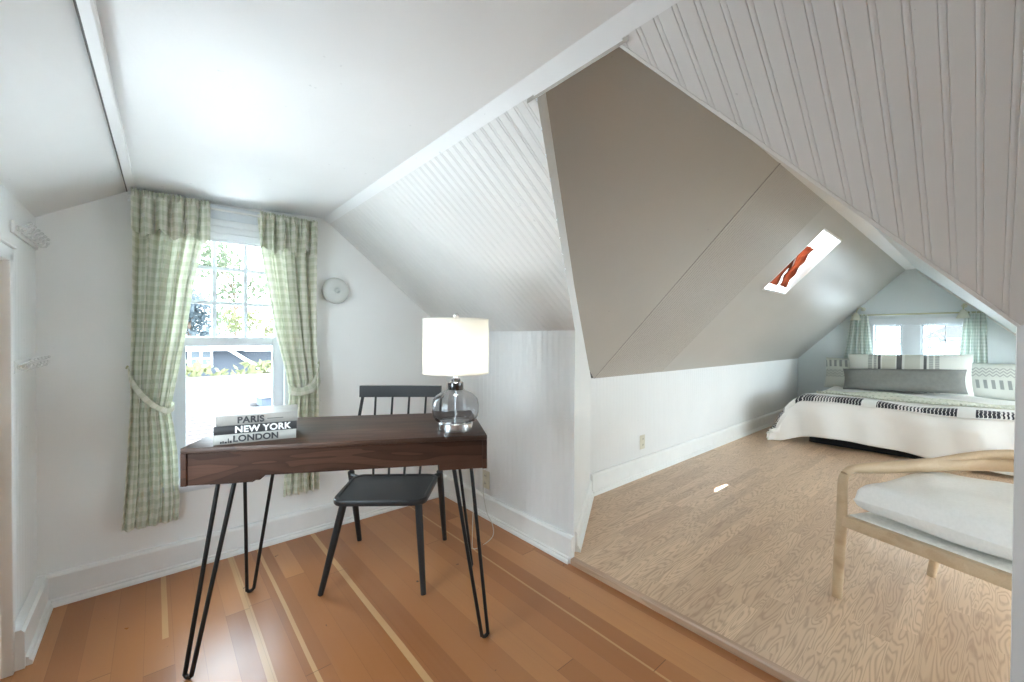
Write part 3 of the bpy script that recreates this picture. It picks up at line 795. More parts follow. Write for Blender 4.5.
def valance(root, h0, h1, zt, zb, y0, mat, seed, plane='Y'):
    rnd = random.Random(seed); ph = [rnd.random() * 6 for _ in range(4)]
    def f(s, t):
        z = zt + (zb - zt) * t
        k = .35 + .65 * min(1, t * 3)
        y = y0 - .006 - (.024 * math.sin(2 * PI * 5.2 * s + ph[0] + .7 * t) + .009 * math.sin(2 * PI * 11 * s + ph[1])) * k
        if t < .13: y += .012 * (1 - t / .13) * 0 - .007 * math.sin(2 * PI * 22 * s)
        if abs(t - .14) < .03: y += .006
        z += (.016 * math.sin(2 * PI * 2.6 * s + ph[2]) + .006 * math.sin(2 * PI * 8 * s + ph[3])) * t + (.004 * math.sin(2 * PI * 24 * s) if t < .05 else 0)
        h = h0 + (h1 - h0) * s
        return ((h, y, z) if plane == 'Y' else (y, h, z)), (s * .62 + .011, z)
    m = MB(); m.grid(f, 140, 26); return m.build('valance', mat, root, smooth=True, solid=.0012)
def band(root, pts, width, mat, name='tieback', up=(0, 0, 1), th=.004):
    P = smooth_path(pts, 8); L = 0; acc = [0]
    for a, b_ in zip(P, P[1:]): L += (b_ - a).length; acc.append(L)
    up = Vector(up)
    def f(s, t):
        i = min(int(s * (len(P) - 1) + 1e-6), len(P) - 1); w = width if not callable(width) else width(s)
        tdir = (P[min(i + 1, len(P) - 1)] - P[max(i - 1, 0)]).normalized()
        wd = (up - tdir * up.dot(tdir)); wd.normalize()
        p = P[i] + wd * (t - .5) * w
        p.y -= .004 * math.sin(t * PI)
        return p, (acc[i], t * w)
    m = MB(); m.grid(f, len(P) - 1, 6); return m.build(name, mat, root, smooth=True, solid=th)
cl = thing('curtain', 'green gingham curtain on the left of the desk window, tied back', 'curtain', group='gingham curtains at the desk window')
curtain(cl, Lin, Lout, 1.79, .268, -1, M['gingham'], 2.528, folds=4.5, amp=.026, uvw=.52)
valance(cl, -.078, .206, 1.802, 1.612, 2.499, M['gingham'], 3)
band(cl, [(-.092, 2.575, .995), (-.086, 2.53, .972), (-.066, 2.506, .915), (-.020, 2.500, .845), (.030, 2.500, .803), (.054, 2.503, .800), (.068, 2.530, .815), (.045, 2.565, .835)], .024, M['gingham'])
hk = MB(); hk.tube([(-.098, 2.599, 1.0), (-.098, 2.575, .998), (-.094, 2.565, 1.008)], .004, 8); hk.build('tieback_hook', M['brass'], cl, smooth=True)
cr = thing('curtain', 'green gingham curtain tied back on the right of the desk window', 'curtain', group='gingham curtains at the desk window')
curtain(cr, Rin, Rout, 1.79, .262, 1, M['gingham'], 2.528, folds=4.5, amp=.026, uvw=.52)
valance(cr, .414, .698, 1.798, 1.604, 2.499, M['gingham'], 8)
band(cr, [(.592, 2.565, .862), (.560, 2.530, .866), (.566, 2.503, .852), (.600, 2.499, .840), (.640, 2.498, .845), (.684, 2.502, .868), (.714, 2.525, .925), (.726, 2.570, .985)], lambda s: .045 + .035 * max(0, s - .55) * 2, M['gingham'])
hk = MB(); hk.tube([(.728, 2.599, .99), (.728, 2.578, .988), (.724, 2.566, .998)], .004, 8); hk.build('tieback_hook', M['brass'], cr, smooth=True)
rod = MB(); rod.tube([(-.09, 2.528, 1.779), (.715, 2.528, 1.779)], .0055, 10)
rr = tag(rod.build('curtain_rod', M['trim'], smooth=40), 'slim white curtain rod above the desk window', 'curtain rod')
for x in (-.088, .712):
    rod = MB(); rod.tube([(x, 2.528, 1.779), (x, 2.598, 1.779)], .006, 8); rod.build('bracket', M['trim'], rr, smooth=40)

# ------------------------------------------------------------------ WALL LIGHT
wl = thing('wall_light', 'round frosted glass wall light between right curtain and sloping ceiling', 'wall light', (.822, YW, 1.422))
b = MB(); b.lathe([(.045, 0), (.048, -.004), (.048, -.016), (.040, -.020)], 32, axis='Y'); 
for v in b.v: v.y = -abs(v.y)
b.build('mount', M['plastic_white'], wl, smooth=40)
b = MB(); b.lathe([(.066, .018), (.076, .022), (.078, .030), (.074, .040), (.058, .052), (.034, .059), (.018, .061)], 40, axis='Y')
for v in b.v: v.y = -abs(v.y)
b.build('glass_shade', M['frost'], wl, smooth=50)
b = MB(); b.lathe([(.017, .058), (.018, .066), (.013, .070), (.012, .073), (.008, .078), (.003, .080)], 24, axis='Y')
for v in b.v: v.y = -abs(v.y)
b.build('finial', M['peg'], wl, smooth=50)

# ------------------------------------------------------------------ PEG RAILS
def peg_rail(z, label, length):
    r = thing('peg_rail', label, 'coat rack', (XL, 2.20, z), group='peg rails on the left wall')
    b = MB(); b.box(.001, .011, 0, length, -.022, .022); b.build('back_board', M['peg'] if False else M['trim'], r, bevel=.003)
    for k in range(6):
        y = .03 + k * (length - .06) / 5
        b = MB(); b.lathe([(.009, .011), (.009, .014), (.005, .016)], 14, (0, y, 0), 'X')
        b.tube(smooth_path([(.013, y, -.004), (.024, y, -.013), (.036, y, -.010), (.040, y, .002)], 5), .003, 8)
        b.tube(smooth_path([(.013, y, .004), (.028, y, .010), (.041, y, .020)], 5), .003, 8)
        b.lathe([(.001, -.005), (.005, -.003), (.005, .003), (.001, .005)], 12, (.041, y, .004))
        b.lathe([(.001, -.005), (.005, -.003), (.005, .003), (.001, .005)], 12, (.043, y, .022))
        b.build('hook', M['peg_hook'], r, smooth=50)
peg_rail(1.522, 'upper white peg rail with hooks on the left wall', .385)
peg_rail(1.036, 'lower white peg rail with hooks on the left wall', .385)

# ------------------------------------------------------------------ DESK
ZD = .775
desk = thing('writing_desk', 'walnut writing desk on black hairpin legs under the window', 'desk', (.062, 1.745, 0), math.radians(-29.0))
DL, DD, DH = 1.025, .50, .128      # length, depth, apron
def bx(name, dims, mat, par, bev=.002):
    b = MB(); b.box(*dims); return b.build(name, mat, par, bevel=bev)
bx('top', (0, DL, 0, DD, ZD - .018, ZD), M['walnut'], desk)
for x in (0, DL - .018): bx('side_panel', (x, x + .018, 0, DD, ZD - DH, ZD - .018), M['walnut_front'], desk, .0015)
b = MB()
lo, hi = ZD - DH + .001, ZD - DH + .022
b.prism([(.018, .006, ZD - .018), (.018, .006, lo), (.215, .006, lo), (.250, .006, hi), (.845, .006, hi), (.845, .006, lo), (DL - .018, .006, lo), (DL - .018, .006, ZD - .018)], (0, .016, 0))
b.build('front_panel', M['walnut_front'], desk)
bx('back_panel', (.018, DL - .018, DD - .018, DD - .004, ZD - .09, ZD - .018), M['walnut'], desk, .001)
bx('divider', (.215, .233, .02, DD - .02, ZD - DH + .002, ZD - .018), M['walnut'], desk, .001)
bx('divider', (.848, .866, .02, DD - .02, ZD - DH + .002, ZD - .018), M['walnut'], desk, .001)
bx('bottom_panel', (.018, .215, .022, DD - .018, ZD - DH + .002, ZD - DH + .014), M['walnut'], desk, .001)
bx('bottom_panel', (.866, DL - .018, .022, DD - .018, ZD - DH + .002, ZD - DH + .014), M['walnut'], desk, .001)
bx('bottom_panel', (.233, .848, .022, DD - .018, ZD - DH + .023, ZD - DH + .033), M['walnut'], desk, .001)
def hairpin(foot, t1, t2):
    zt = ZD - DH + .001
    f = Vector(foot); a = Vector((*t1, zt)); c = Vector((*t2, zt))
    R = .0072; side = (c - a).normalized()
    w = .013
    pts = [a + (f + side * -w + Vector((0, 0, w)) - a) * k / 6 for k in range(7)]
    ctr = f + Vector((0, 0, w + R))
    for k in range(1, 8):
        ang = PI + PI * k / 8
        pts.append(ctr + side * math.cos(ang) * w + Vector((0, 0, math.sin(ang) * w)))
    pts += [f + side * w + Vector((0, 0, w)) + (c - (f + side * w + Vector((0, 0, w)))) * k / 6 for k in range(7)]
    b = MB(); b.tube(pts, R, 10); o = b.build('leg', M['black_metal'], desk, smooth=40)
    x0, x1 = sorted((t1[0], t2[0])); y0, y1 = sorted((t1[1], t2[1]))
    p = MB(); p.box(x0 - .012, x1 + .012, y0 - .012, y1 + .012, zt - .005, zt + .001); p.build('mounting_plate', M['black_metal'], o, bevel=.001)
hairpin((.020, .004, 0), (.090, .055), (.150, .030))
hairpin((.030, DD - .020, 0), (.045, DD - .120), (.150, DD - .055))
hairpin((DL - .006, -.006, 0), (DL - .125, .035), (DL - .055, .060))
hairpin((DL - .006, DD - .020, 0), (DL - .115, DD - .120), (DL - .085, DD - .055))

# ------------------------------------------------------------------ BOOKS
def book(z, th, ln, dp, loc, rot, cover, ink, text, label, tx, size, ex=0.0):
    r = thing('book', label, 'book', (loc[0], loc[1], z), rot, group='city books stacked on the desk')
    c = MB(); t = .0025
    n = 7
    prof = [(dp, 0), (.006, 0)] + [(.006 - .006 * math.sin(PI * k / n), th * k / n) for k in range(1, n)] + [(.006, th), (dp, th), (dp, th - t), (.010, th - t), (.010, t), (dp, t)]
    c.prism([(0, y, zz) for y, zz in prof], (ln, 0, 0))
    c.build('cover', cover, r)
    p = MB(); p.box(.004, ln - .004, .009, dp - .004, t, th - t); p.build('pages', M['paper'], r)
    cu = bpy.data.curves.new('title', 'FONT'); cu.body = text; cu.size = size; cu.offset = size * .034; cu.extrude = .0003; cu.space_character = 1.06
    cu.align_x = 'LEFT'; cu.align_y = 'CENTER'
    to = bpy.data.objects.new('title_curve', cu); COL.objects.link(to)
    me = bpy.data.meshes.new_from_object(to.evaluated_get(bpy.context.evaluated_depsgraph_get()))
    bpy.data.objects.remove(to); bpy.data.curves.remove(cu); me.materials.clear(); me.materials.append(ink)
    o = bpy.data.objects.new('title', me); COL.objects.link(o); o.parent = r
    o.location = (tx, -.0006, th / 2); o.rotation_euler = (PI / 2, 0, 0)
    return r
ang = math.radians(-13.4)
b1 = book(ZD, .034, .250, .185, (.148, 1.716), ang, M['cover_white'], M['ink_dark'], 'LONDON', 'off-white book titled LONDON at the bottom of the stack', .056, .030)
b2 = book(ZD + .0342, .029, .250, .185, (.1495, 1.714), ang, M['cover_black'], M['ink_white'], 'NEW YORK', 'black book titled NEW YORK in the middle of the stack', .060, .031)
b3 = book(ZD + .0634, .034, .246, .180, (.157, 1.716), ang, M['cover_light'], M['ink_dark'], 'PARIS', 'light grey book titled PARIS on top of the stack', .060, .031)
s = MB()
for k, (x, w, h) in enumerate(((.020, .004, .006), (.027, .003, .009), (.033, .006, .005), (.042, .003, .016), (.047, .006, .008))):
    s.box(x, x + w, -.0003, .003, .005, .005 + h)
s.build('skyline_print', M['ink_dark'], b1)
s = MB(); s.box(.150, .200, -.0003, .003, .0155, .0175); s.build('subtitle_print', M['ink_dark'], b3)

# ------------------------------------------------------------------ TABLE LAMP
lp = thing('table_lamp', 'lit table lamp with white drum shade and smoked glass jug base', 'lamp', (.918, 1.405, ZD))
b = MB(); b.lathe([(.066, 0), (.069, .002), (.069, .030), (.066, .033)], 40); b.build('base', M['chrome'], lp, smooth=40)
out = [(.064, .034), (.080, .040), (.090, .055), (.094, .075), (.094, .100), (.090, .122), (.078, .138), (.058, .150), (.040, .158), (.030, .165)]
inn = [(r - .0035, z + (.004 if z < .06 else -.001)) for r, z in out]
g = MB(); g.lathe(out + inn[::-1] + [out[0]], 44, caps=False); g.build('glass_body', M['smoke_glass'], lp, smooth=60)
b = MB(); b.lathe([(.0295, .160), (.031, .164), (.031, .190), (.028, .193), (.020, .196), (.018, .206), (.008, .210)], 32); b.build('neck_cap', plain('smoked_chrome', (.10, .10, .105), .15, 1.0), lp, smooth=40)
b = MB(); b.tube([(0, 0, .034), (0, 0, .20)], .0045, 12); b.build('stem', M['chrome'], lp, smooth=40)
b = MB(); b.tube([(0, 0, .20), (0, 0, .255)], .011, 14); b.build('socket', M['chrome'], lp, smooth=40)
b = MB(); b.lathe([(.010, .255), (.014, .270), (.027, .295), (.030, .312), (.024, .332), (.010, .342)], 24); b.build('bulb', M['bulb'], lp, smooth=50)
b = MB()
for sgn in (-1, 1): b.tube(smooth_path([(0, 0, .212), (sgn * .045, 0, .24), (sgn * .055, 0, .32), (sgn * .02, 0, .425), (0, 0, .437)], 6), .0018, 6)
b.build('harp', M['chrome'], lp, smooth=50)
sh = MB(); z0, z1 = .229, .444
sh.lathe([(.131, z0), (.131, z1), (.129, z1), (.129, z0), (.131, z0)], 56, caps=False); so = sh.build('lamp_shade', M['shade'], lp, smooth=40)
for z in (z0, z1):
    b = MB(); b.tube([(.131 * math.cos(2 * PI * k / 56), .131 * math.sin(2 * PI * k / 56), z) for k in range(56)], .0022, 6, closed=True); b.build('rim', M['shade'], so, smooth=True)
b = MB()
for k in range(3):
    a = 2 * PI * k / 3; b.tube([(0, 0, z1 - .008), (.129 * math.cos(a), .129 * math.sin(a), z1 - .008)], .0015, 6)
b.build('spider', M['chrome'], so)
b = MB(); b.lathe([(.004, .437), (.005, .448), (.011, .452), (.013, .460), (.009, .468), (.003, .471)], 18); b.build('finial', M['chrome'], lp, smooth=50)
b = MB()
inv = Vector((.918, 1.405, ZD))
cab = [Vector(p) - inv for p in ((.99, 1.43, .781), (1.07, 1.50, .780), (1.175, 1.615, .779), (1.20, 1.65, .740), (1.22, 1.69, .45), (1.25, 1.75, .12), (1.30, 1.80, .006), (1.45, 1.84, .005), (1.55, 1.96, .006), (1.568, 2.04, .05), (1.575, 2.09, .17), (1.600, 2.105, .225))]
b.tube(smooth_path(cab, 8), .0022, 6); b.build('power_cord', M['cable'], lp, smooth=True)

# ------------------------------------------------------------------ OUTLETS
def outlet(loc, ax, label):
    r = thing('wall_outlet', label, 'outlet', loc, {'X-': -PI / 2, 'Y-': 0}[ax])
    b = MB(); b.box(-.035, .035, -.006, 0, -.057, .057); p = b.build('cover_plate', M['plastic'], r, bevel=.003)
    for z in (.024, -.024):
        b = MB(); b.box(-.016, .016, -.009, -.004, z - .015, z + .015); q = b.build('socket', M['plastic'], r, bevel=.004)
        b = MB()
        for x in (-.006, .006): b.box(x - .0014, x + .0014, -.0095, -.008, z - .003, z + .007)
        b.build('slot', M['dark_gap'], q)
outlet((XR - .003, 2.105, .232), 'X-', 'almond wall outlet low on the beadboard wall behind the desk')
outlet((3.00, YA - .003, .30), 'Y-', 'almond wall outlet on the alcove knee wall')

# ------------------------------------------------------------------ DINING CHAIR
# local frame: x to the sitter's left-right, y backwards
ch = thing('dining_chair', 'black spindle-back wooden chair pushed in behind the desk', 'chair', (.846, 1.876, 0), math.radians(-38.6))
bevs = MB()
SH = .433
def rrect(w0, w1, d0, d1, r, n=6):
    """rounded trapezoid: front width w0 at y=d0, rear width w1 at y=d1"""
    cs = [((-w0 / 2, d0), PI, 1.5 * PI), ((w0 / 2, d0), 1.5 * PI, 2 * PI), ((w1 / 2, d1), 0, .5 * PI), ((-w1 / 2, d1), .5 * PI, PI)]
    out = []
    for (x, y), a0, a1 in cs:
        cx = x + (r if x < 0 else -r); cy = y + (r if y == d0 else -r)
        for k in range(n + 1): a = a0 + (a1 - a0) * k / n; out.append((cx + r * math.cos(a), cy + r * math.sin(a)))
    return out
b = MB(); o0 = rrect(.415, .435, -.180, .175, .055)
n = len(o0)
lay = [(.985, SH - .026), (1.0, SH - .020), (1.0, SH - .005), (.985, SH), (.93, SH), (.91, SH - .005)]
vs = [(x * k, y * k, z) for k, z in lay for x, y in o0]
fs = [tuple(range(n))[::-1], tuple((len(lay) - 1) * n + i for i in range(n))]
for l in range(len(lay) - 1):
    fs += [(l * n + i, l * n + (i + 1) % n, (l + 1) * n + (i + 1) % n, (l + 1) * n + i) for i in range(n)]
b.add(vs, fs); b.build('seat', M['black_paint'], ch, smooth=35)
def leg(p0, p1, r0, r1, name='leg'):
    b = MB(); b.tube([p0, [a + (c - a) * .5 for a, c in zip(p0, p1)], p1], [r0, (r0 + r1) / 2 + .001, r1], 14); return b.build(name, M['black_paint'], ch, smooth=40)
leg((-.165, -.125, SH - .024), (-.262, -.140, 0), .0165, .0125); leg((.165, -.125, SH - .024), (.194, -.150, 0), .0165, .0125)
leg((-.245, .198, SH + .004), (-.250, .352, 0), .017, .0125); leg((.218, .195, SH + .004), (.228, .345, 0), .017, .0125)
for sx in (-1, 1):
    b = MB(); xb = .218 if sx > 0 else .245
    b.tube([(sx * .175, .150, SH - .016), (sx * (xb - .004), .194, SH - .013)], .012, 10); b.build('bracket', M['black_paint'], ch, smooth=40)
    b = MB(); b.tube(smooth_path([(sx * xb, .196, SH), (sx * (xb - .012), .215, SH + .15), (sx * .200, .262, SH + .42)], 5), [.0085] * 11, 12); b.build('back_post', M['black_paint'], ch, smooth=40)
for k in range(4):
    x = -.135 + .09 * k
    b = MB(); b.tube([(x * .88, .160, SH - .006), (x * .97, .21, SH + .2), (x, .262, SH + .41)], [.0062, .0066, .0055], 10); b.build('spindle', M['black_paint'], ch, smooth=40)
b = MB()
def rail(s, t):
    x = -.218 + .436 * s; bow = .006 * math.cos((s - .5) * PI)
    prof = [(-.009, SH + .390), (.009, SH + .390), (.013, SH + .450), (-.005, SH + .450)]
    q = prof[int(round(t * 4)) % 4]
    return (x, .252 + bow + q[0], q[1]), (s, t)
b.grid(rail, 20, 4); 
vr = b.v
b.uvs = None
b.f += [tuple(j * 21 for j in range(4)), tuple(j * 21 + 20 for j in range(4))[::-1]]; b.mi += [0, 0]
b.build('top_rail', M['black_paint'], ch, smooth=30)

# ------------------------------------------------------------------ ARMCHAIR
ac = thing('armchair', 'blond wood armchair with white cushion at the right edge', 'armchair', (2.222, .40, .03), math.radians(-19.3 ))
# local x = towards its back, local -y = across to its other side
AW = .62
def al(u, v, z): return (u, -v, z)
def mirror(pts): return [(u, AW - v, z) for u, v, z in pts]
legp = [(.010, -.022, 0), (.004, -.012, .18), (-.004, .0, .34), (-.008, .004, .50), (.004, .006, .541), (.034, .011, .560), (.080, .019, .562)]
armp = [(.20, .045, .561), (.40, .088, .560), (.60, .134, .558), (.74, .20, .560), (.82, .28, .563), (.835, .31, .563)]
def limb(pts, rad, name, flat=1.0):
    P = smooth_path([al(*p) for p in pts], 6); n = len(P)
    R = [interp([(i / (len(rad) - 1), r) for i, r in enumerate(rad)], k / (n - 1)) for k in range(n)]
    b = MB(); b.tube(P, R, 14, flat=flat, up=None); return b.build(name, M['ash'], ac, smooth=50)
for pts in (legp[:5], mirror(legp[:5])): limb(pts, [.0185, .0205, .020, .0175, .0165], 'front_leg' if False else 'leg')
full = legp[4:] + armp + mirror(legp[4:] + armp)[::-1][1:]
limb(full, [.0165, .0165, .024, .030, .031, .031, .030, .031, .031, .030, .024, .0165, .0165], 'arm_rail')
cre = [(.36, .079, .572), (.60, .136, .588), (.75, .20, .603), (.835, .31, .612)]
limb(cre + mirror(cre)[::-1][1:], [.006, .018, .022, .025, .022, .018, .006], 'crest_rail')
for v0 in (.045, AW - .045):
    q = 1 if v0 < .3 else -1
    limb([(.60, v0 - .005 * q, 0), (.608, v0 + .02 * q, .18), (.612, v0 + .035 * q, .352)], [.0165, .020, .020], 'leg')
    limb([(.765, v0 + .215 * q, .34), (.80, v0 + .22 * q, .45), (.828, v0 + .225 * q, .56)], [.013, .014, .013], 'back_post')
    limb([(.60, v0 + .205 * q, .345), (.70, v0 + .21 * q, .345), (.765, v0 + .215 * q, .345)], [.013, .013, .013], 'seat_strut')
b = MB(); z0, z1 = .325, .372
b.prism([al(-.020, .0, z0), al(.012, .0, z0), al(.012, .0, z1), al(-.020, .0, z1)], Vector(al(0, AW, 0)))
b.build('front_rail', M['ash'], ac, bevel=.004)
b = MB(); b.prism([al(.59, .08, z0), al(.62, .08, z0), al(.62, .08, z1 - .01), al(.59, .08, z1 - .01)], Vector(al(0, AW - .16, 0))); b.build('back_rail', M['ash'], ac, bevel=.004)
for v0, v1 in ((.005, .075), (AW - .005, AW - .075)):
    b = MB(); b.tube([al(.0, v0, .345), al(.61, v1, .335)], .018, 12); b.build('side_rail', M['ash'], ac, smooth=40)
b = MB(); b.prism([al(.006, .02, .352), al(.006, AW - .02, .352), al(.60, AW - .09, .345), al(.60, .09, .345)], (0, 0, .026)); b.build('woven_seat', M['cord_seat'], ac, bevel=.008, seg=3)
def puff(name, cx, cy, cz_, w, d, h, mat, parent, rot=None, pw=2.6, crown=1.0, pipe=0.0, nu=28, wav=.0, uvm=True, taper=0.0, seed=1, ex=.5):
    rnd = random.Random(seed); p1, p2 = rnd.random() * 6, rnd.random() * 6
    m = MB(); R = rot or Matrix.Identity(3); c = Vector((cx, cy, cz_))
    def top(sg):
        def f(s, t):
            u = s * 2 - 1; v = t * 2 - 1
            e = max(0, 1 - abs(u) ** pw) ** ex * max(0, 1 - abs(v) ** pw) ** ex
            k = 1 - .06 * (abs(u) ** 3 * abs(v) ** 3)
            pin = 1 - .035 * (1 - abs(v) ** 2) * abs(u) ** 4
            pin2 = 1 - .035 * (1 - abs(u) ** 2) * abs(v) ** 4
            z = sg * h / 2 * e * (crown if sg > 0 else 1)
            z += wav * math.sin(u * 5 + p1) * math.sin(v * 4 + p2) * e
            q = Vector((u * w / 2 * pin * (1 - taper * v), v * d / 2 * pin2, z))
            return c + R @ q, ((s * w, t * d) if uvm else (s, t))
        return f
    m.grid(top(1), nu, nu); o = len(m.v)
    m.grid(top(-1), nu, nu)
    n1 = (nu + 1) ** 2
    for k in range(n1, len(m.f)): pass
    nf = nu * nu
    m.f = m.f[:nf] + [tuple(reversed(f)) for f in m.f[nf:]]
    return m.build(name, mat, parent, smooth=True)
Rz = Matrix.Identity(3)
cs = puff('seat_cushion', .318, -AW / 2, .447, .62, .55, .115, M['cushion'], ac, pw=9, crown=1.35, wav=.010, nu=60, ex=.3)

# ------------------------------------------------------------------ BED
bed = thing('bed', 'low double bed on a black base below the gable windows', 'bed', (6.18, .53, .03))
BX, BY0, BY1 = 5.33, -.22, 1.29
b = MB(); b.box(5.36 - 6.18, 7.12 - 6.18, BY0 + .03 - .53, BY1 - .03 - .53, 0, .16); b.build('platform_base', M['black_base'], bed, bevel=.01)
b = MB(); b.box(5.34 - 6.18, 7.13 - 6.18, BY0 + .01 - .53, BY1 - .01 - .53, .16, .435); b.build('mattress', M['mattress'], bed, bevel=.03, seg=3)
ZB = .520
OV = .44
def drape(a, b_, off=0.0):
    """a: metres across (Y) from the left top edge, negative = hanging left; b_: metres from the front top edge, negative = hanging front"""
    W = BY1 - BY0
    dl = max(0, -a); dr = max(0, a - W); df = max(0, -b_); dsd = max(dl, dr)
    y = BY1 - min(max(a, 0), W); x = BX + max(b_, 0)
    def out(d): return .13 * (1 - math.exp(-d / .10)) * 1.0
    def fall(d): return d - .055 * (1 - math.exp(-d / .055))
    cor = min(dsd, df) / OV
    ox = out(df) * (1 + 1.25 * cor) + off * (1 if df > 0 else 0)
    oy = out(dsd) * (1 + 1.25 * cor) + off * (1 if dsd > 0 else 0)
    d = max(df, dsd) + .15 * min(df, dsd)
    z = ZB - fall(d) + off
    puffy = .016 * math.sin(a * 5.1 + b_ * 2.0) * math.sin(b_ * 4.3 + 1) + .008 * math.sin(a * 11 + 2) * math.sin(b_ * 9)
    fold = (.028 * math.sin(a * 6.3 + 1.3 + b_ * 2.5) + .013 * math.sin(a * 17 + .5 + b_ * 6)) * min(1, df / .2)
    x -= ox + fold * (1 if df > 0 else 0); z += puffy * (1 - min(1, d / .3))
    if dl > 0: y += oy + .02 * math.sin(b_ * 7) * min(1, dl / .2)
    if dr > 0: y -= oy + .02 * math.sin(b_ * 7 + 2) * min(1, dr / .2)
    lowest = .036 + off * .3
    return Vector((x, y, max(z, lowest)))
def cloth(name, a0, a1, b0, b1, off, mat, nu, nv, label, cat, thick=.012, hemf=None):
    def f(s, t):
        a = a0 + (a1 - a0) * s; b_ = b0 + (b1 - b0) * t; v_ = b_ - b0
        if hemf: b_ = hemf(a, b_, t)
        return drape(a, b_, off), (a, v_)
    m = MB(); m.grid(f, nu, nv)
    o = m.build(name, mat, smooth=True, solid=thick, offset=-1)
    return tag(o, label, cat)
W_ = BY1 - BY0
def hem(a, b_, t):
    lift = .045 * (1 - math.exp(-((a - .62) / .75) ** 4)) if False else 0
    edge = -OV - .068 + .06 * math.exp(-((a - .42) / .50) ** 4) + .010 * math.sin(a * 7)
    return b_ if b_ > 0 else b_ * (edge / -OV)
cloth('duvet', -.40, W_ + .40, -OV, 1.45, .0, M['duvet'], 120, 100, 'white duvet draped over the bed to the floor', 'duvet', .03, hem)
cloth('throw_blanket', -.41, W_ + .36, -.095, .135, .012, M['throw'], 160, 18, 'black and white patterned throw across the foot of the bed', 'throw blanket', .008, lambda a, b_, t: b_ + .8 * min(0, a) - .8 * max(0, a - W_))
cloth('throw_blanket', .02, W_ + .20, .36, .86, .014, M['cream'], 110, 30, 'cream tasselled knit blanket laid across the bed below the pillows', 'throw blanket', .012)
bl2 = [o for o in COL.objects if o.name.startswith('throw_blanket')][-1]
for k in range(60):
    a = .03 + (W_ + .16) * k / 59
    for bb_ in (.362,):
        p = drape(a, bb_, .020); tm = MB(); tm.tube([p + Vector((.006, 0, 0)), p + Vector((-.014, random.uniform(-.004, .004), .004)), p + Vector((-.026, random.uniform(-.006, .006), -.006))], [.008, .009, .004], 6); tm.build('tassel', M['cream'], bl2, smooth=True)

# pillows: face normal leans back against the gable wall
def prot(tilt, yaw=0.0, roll=0.0):
    # local x -> world -Y (left to right as seen), local y -> up, local z -> towards the room (-X)
    base = Matrix(((0, 0, -1), (-1, 0, 0), (0, 1, 0)))
    return Matrix.Rotation(yaw, 3, 'Z') @ Matrix.Rotation(tilt, 3, 'Y') @ Matrix.Rotation(roll, 3, 'X') @ base
def pillow(name, y, x, z, w, h, t, mat, tilt, label, uvm=True, pw=3.2, roll=0.0, seed=1):
    o = puff(name, 0, 0, 0, w, h, t, mat, None, prot(tilt, 0, roll), pw=pw, uvm=uvm, wav=.012, seed=seed)
    o.location = (x, y, z); return tag(o, label, 'pillow')
pillow('pillow', 1.17, 7.01, .685, .60, .42, .16, M['sham'], .22, 'patterned grey and white sham standing at the left of the bed head', seed=3)
pillow('pillow', -.10, 7.01, .685, .62, .42, .16, M['sham_b'], .22, 'patterned grey and white sham standing at the right of the bed head', seed=4)
pillow('pillow', .64, 6.82, .735, 1.09, .48, .17, M['strip_pillow'], .24, 'long white pillow with dark vertical stripes leaning on the shams', uvm=False, roll=-.03, seed=5)
pillow('bolster_pillow', .665, 6.57, .668, 1.06, .27, .17, M['grey_pillow'], .30, 'long grey bolster in front of the striped pillow', pw=6, roll=-.05, seed=6)

# ------------------------------------------------------------------ GABLE WINDOW, CURTAINS, WALL LAMPS
w2 = window_root('window_2', 'twin white gable windows above the bed')
b = MB()
b.box(XF - .02, XF + .02, gy0 - .02, gy0 + .03, gz0, gz1 + .02); b.box(XF - .02, XF + .02, gy1 - .03, gy1 + .02, gz0, gz1 + .02)
b.box(XF - .022, XF + .02, gy0 - .03, gy1 + .03, gz1 - .012, gz1 + .075); b.box(XF - .04, XF + .06, gy0 - .03, gy1 + .03, gz0 - .02, gz0 + .012)
b.box(XF - .012, XF + .06, .545, .715, gz0, gz1)
b.build('frame', M['sash'], w2, bevel=.004)
for (y0, y1, c) in ((.715, gy1 - .03, 1), (gy0 + .03, .545, 2)):
    b = MB(); st = .022
    b.box(XF + .02, XF + .05, y0, y0 + st, gz0, gz1 - .012); b.box(XF + .02, XF + .05, y1 - st, y1, gz0, gz1 - .012)
    b.box(XF + .02, XF + .05, y0, y1, gz0, gz0 + .03); b.box(XF + .02, XF + .05, y0, y1, gz1 - .034, gz1 - .012)
    o = b.build('sash', M['sash'], w2, bevel=.003)
    m = MB(); zc = gz0 + (gz1 - gz0) * .55
    m.box(XF + .026, XF + .044, y0, y1, zc - .007, zc + .007)
    ym = (y0 + y1) / 2
    if c == 2: m.box(XF + .026, XF + .044, ym - .007, ym + .007, gz0, gz1 - .012)
    m.build('muntin', M['sash'], o)
    g = MB(); g.box(XF + .033, XF + .036, y0 + st, y1 - st, gz0 + .03, gz1 - .034); g.build('pane', M['pane'], o)
rod = MB(); rod.tube([(7.12, 1.10, 1.462), (7.12, .0, 1.462)], .009, 12)
r2 = tag(rod.build('curtain_rod', M['brass'], smooth=40), 'pale brass curtain rod above the gable windows', 'curtain rod')
for y in (1.06, .55, .04):
    rod = MB(); rod.tube([(7.12, y, 1.462), (7.198, y, 1.462)], .007, 8); rod.build('bracket', M['brass'], r2, smooth=40)
for y in (1.105, -.005):
    rod = MB(); rod.lathe([(.004, -.016), (.014, -.008), (.014, .008), (.004, .016)], 14, (7.12, y, 1.462)); rod.build('finial', M['brass'], r2, smooth=50)
